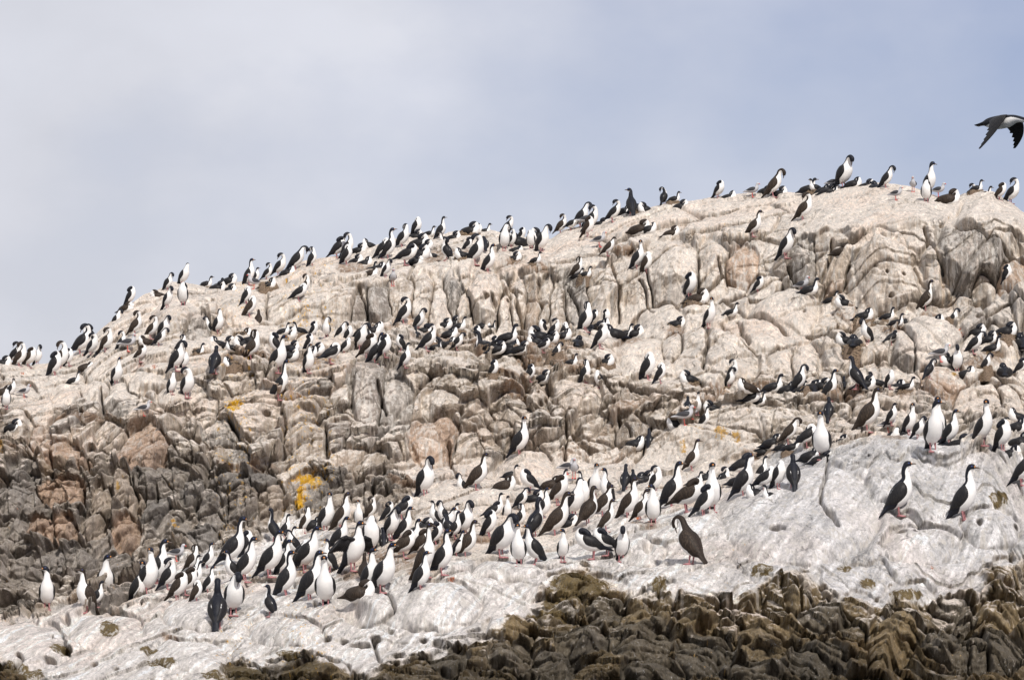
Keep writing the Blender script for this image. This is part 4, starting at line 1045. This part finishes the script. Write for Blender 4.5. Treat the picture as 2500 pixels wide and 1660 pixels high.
# low sitters half hidden behind the nest rims and their neighbours (they join the far-off mass)
re_ = random.Random(11)
for B in list(all_birds):
    if B['pose'] in 'IJ' and B['h'] < 40 and re_.random() < .42:
        all_birds.append(dict(u=B['u'] + re_.choice((-1, 1)) * re_.uniform(16, 34), v=B['v'] + re_.uniform(-3, 6), h=re_.uniform(15, 21), pose=re_.choice('JJI'), face=re_.choice('RRLBr'), fl='x', zone=B['zone']))
NESTS = []
rb = random.Random(7)
for i, B in enumerate(all_birds):
    gull = B['pose'] == 'G'
    pose = 'S' if gull else B['pose']
    look = 1 if '<' in B['fl'] else (-1 if '>' in B['fl'] else 0)
    # signs: facing the camera, a bird that looks to the viewer's right turns its head towards its own left
    if B['face'] in 'FQ': look = {1: -1, -1: 1, 0: 0}[look]
    elif B['face'] in 'B': look = look
    elif B['face'] == 'R' and look == -1: look = -1
    near = B['h'] > 62
    side = rb.choice((-1, -1, 1)) if B['face'] in 'RQ' else rb.choice((1, 1, -1))
    r, co = bird(pose, look, side, 'b' in B['fl'], rb.randrange(5), gull, near)
    yaw = math.radians(YAW[B['face']] + rb.uniform(-14, 14))
    p = ground(B['u'], B['v'])
    k = B['h'] * p[1] / F_PX                     # wanted height in metres as seen
    c_, s_ = math.cos(yaw), math.sin(yaw)
    low = 0.0
    zr = co[:, 2]; nominal = zr.max() - (0 if pose not in 'IJYK' else zr.min())
    lim = (.30, .40) if False else None
    sc = k / nominal
    ref = 1.0
    sc = min(max(sc * (1.05 if not gull else 1), .62), 1.16) if pose not in 'JY' else min(max(sc * 1.32, .86), 1.15)
    # hidden feet: keep the crown where it is seen and sink the bird behind its neighbours
    B['sc'] = sc
    top_z = p[2] + k
    z = p[2] - (0.0 if pose not in 'IJYK' else zr.min() * sc)
    if sc * nominal > k * 1.03: z = top_z - sc * nominal - (0 if pose not in 'IJYK' else zr.min() * sc)
    nest = 'n' in B['fl']
    r.location = (p[0], p[1], z)
    r.rotation_euler = (rb.uniform(-.04, .04), rb.uniform(-.05, .05), yaw)
    r.scale = (sc, sc, sc)
    B['obj'] = r
    if nest:
        r.location.z += .012 * sc; NESTS.append((p, sc, B))
# the 299 cormorants that show largest stay birds of their own; the smallest become one far-off mass
shags = sorted([b_ for b_ in all_birds if b_['pose'] != 'G' and 'x' not in b_['fl']], key=lambda b_: -b_['h'] * (1.7 if b_['pose'] in 'IJY' else 1.0))
far = shags[299:] + [b_ for b_ in all_birds if 'x' in b_['fl']]
acc = {'co': [], 'fa': [], 'mi': [], 'dk': []}; mats = []; off = 0
bpy.context.view_layer.update()
for b_ in far:
    b_['far'] = True
    r = b_['obj']; Mx = np.array(r.matrix_world)
    for ch in r.children:
        me = ch.data
        if me.name.startswith(('eye', 'face_knob')): continue
        c_ = np.empty(len(me.vertices) * 3, np.float32); me.vertices.foreach_get('co', c_); c_ = c_.reshape(-1, 3)
        acc['co'].append(c_ @ Mx[:3, :3].T + Mx[:3, 3])
        mt = me.materials[0]
        if mt not in mats: mats.append(mt)
        dk_ = np.zeros(len(c_), np.float32)
        if 'dark' in me.attributes: me.attributes['dark'].data.foreach_get('value', dk_)
        acc['dk'].append(dk_)
        for pl in me.polygons: acc['fa'].append(tuple(v + off for v in pl.vertices)); acc['mi'].append(mats.index(mt))
        off += len(c_)
fm = mesh_from("distant_cormorants", np.vstack(acc['co']), acc['fa'], (), {'dark': np.concatenate(acc['dk'])})
for mt in mats: fm.materials.append(mt)
fm.polygons.foreach_set('material_index', acc['mi'])
fo = link(bpy.data.objects.new("distant_cormorants", fm)); fo['kind'] = 'stuff'
fo['label'] = 'smallest cormorants lying and half hidden between the larger birds'; fo['category'] = 'cormorants'
# labels: look first, then the place
from collections import defaultdict
groups = defaultdict(list)
for B in all_birds:
    if B['pose'] == 'G':
        lk = ('dusky young gull' if 'b' in B['fl'] else 'grey red-billed gull') + ' ' + FACE[B['face']]
    else:
        lk = ('brown-winged' if 'b' in B['fl'] else 'black-and-white') + ' cormorant ' + POSE[B['pose']] + ', ' + FACE[B['face']]
    B['look'] = lk
    if 'x' not in B['fl']: groups[(lk, B['zone'])].append(B)
for (lk, z), L in groups.items():
    L.sort(key=lambda b: b['u'])
    for i, B in enumerate(L):
        o = B['obj']
        o['label'] = lk + (', ' + ORD[i] if len(L) > 1 else '') + ', ' + z
        if B.get('far'): continue
        o['category'] = 'gull' if B['pose'] == 'G' else 'cormorant'
        o['group'] = 'gulls among the colony' if B['pose'] == 'G' else 'cormorants of the colony'
for b_ in far:
    for ch in list(b_['obj'].children): bpy.data.objects.remove(ch)
    lab_ = b_['obj'].get('label'); bpy.data.objects.remove(b_['obj']); b_['obj'] = None
# nests
EXTRA = [(1600 * .0 + 868, 652, 1.5, 'wide flat brown nest mound on the left summit slope'), (1612, 503, 1.35, None)]
nz_ = defaultdict(list)
for p, sc, B in NESTS: nz_[B['zone']].append((p, sc, B))
ni = 0
for z, L in nz_.items():
    L.sort(key=lambda t: t[2]['u'])
    for i, (p, sc, B) in enumerate(L):
        me = nest_protos[ni % 4]; ni += 1
        o = bpy.data.objects.new("nest", me); link(o)
        big = 1.0 * sc * (1.25 if (B['u'] > 1600 and B['v'] < 500) else 1.0)
        o.location = (p[0], p[1] + .06, p[2] - .05 * big); o.scale = (big * .74, big * .74, big * .85)
        o.rotation_euler = (rb.uniform(-.05, .1), rb.uniform(-.06, .06), rb.uniform(0, 6))
        o['label'] = 'brown straw nest mound under a sitting cormorant, ' + (ORD[i] + ', ' if len(L) > 1 else '') + z
        o['category'] = 'nest'; o['group'] = 'straw nests of the colony'
print('birds', len(all_birds), 'protos', len(protos), 'nests', ni, 'longest label', max(len(b['obj']['label'].split()) for b in all_birds if b['obj']))
print('scales', np.percentile([b['sc'] for b in all_birds], [0, 10, 25, 50, 75, 90, 100]).round(2))

# ------------------------------------------------------------------ the bird in flight
def flyer():
    root = bpy.data.objects.new("flying_cormorant", None); link(root)
    C = [(-.33, 0, -.012), (-.24, 0, .0), (-.17, 0, .002), (-.06, 0, -.006), (.07, 0, -.004), (.15, 0, .006), (.21, 0, .004), (.27, 0, -.010), (.32, 0, -.018), (.36, 0, -.016), (.395, 0, -.02)]
    W_ = [.042, .032, .055, .072, .068, .050, .034, .028, .026, .030, .020]; H_ = [.006, .022, .050, .070, .066, .048, .034, .028, .026, .030, .020]
    tube = Tube(C, W_, H_, [Zp] * 11)
    child("body", body_mesh(tube, False, False, 'S', False), root)
    child("bill", bill_mesh(tube, False), root)
    for s in (1, -1): child("eye", eye_mesh(tube, s), root)
    for side in (1, -1):
        # wing on the down stroke: arm, then spread primaries
        co, q = [], []
        N1 = 26
        rootc, tip = np.array([.09, side * .05, .03]), np.array([-.12, side * .30, -.38])
        def lead(f):
            return np.array([.10 + .06 * math.sin(f * 2.6) - .24 * f * f, side * (.045 + (.44 if side > 0 else .24) * f - .10 * f * f), .035 + .06 * math.sin(min(1, f * 1.6) * 2) * (1 - f) - (.22 if side > 0 else .34) * f ** 1.35])
        def chord(f): return .225 * (1 - f) ** .62 + .02
        for i in range(N1):
            f = i / (N1 - 1)
            p = lead(f)
            back = np.array([-1, 0, -.12 - .35 * f]); back /= np.linalg.norm(back)
            c = chord(f) * (1 + (.10 if (i % 3 == 0 and f > .45) else 0) - (.10 if (i % 3 == 1 and f > .45) else 0))
            for kk in np.linspace(0, 1, 7):
                th = .010 * (1 - kk) ** .5 * (1 - .6 * f) + .0018
                b_ = p + back * c * kk + np.array([0, 0, .02 * math.sin(kk * 3.14) * (1 - f)])
                co += [b_ + np.array([0, 0, th]), b_ - np.array([0, 0, th])]
        for i in range(N1 - 1):
            for jx in range(6):
                a0 = (i * 7 + jx) * 2; a1 = a0 + 2; b0 = a0 + 14; b1 = a1 + 14
                q.append((a0, a1, b1, b0)); q.append((a0 + 1, b0 + 1, b1 + 1, a1 + 1))
            a0 = i * 14; q.append((a0, a0 + 14, a0 + 15, a0 + 1)); a1 = a0 + 12; q.append((a1 + 14, a1, a1 + 1, a1 + 15))
        child("wing", mesh_from("wing", co, q, (), {'dark': np.ones(len(co))}, M_wing_a), root)
    return root
fb = flyer()
Df = 37.0
x_, y_, z_ = bearing(2446.0, 297.0, Df)
fb.location = (x_, y_, z_); fb.scale = (.98,) * 3
fb.rotation_euler = (math.radians(-6), math.radians(0), math.radians(-46))
fb['label'] = 'black and white cormorant flying with lowered wings at the right edge'; fb['category'] = 'cormorant'
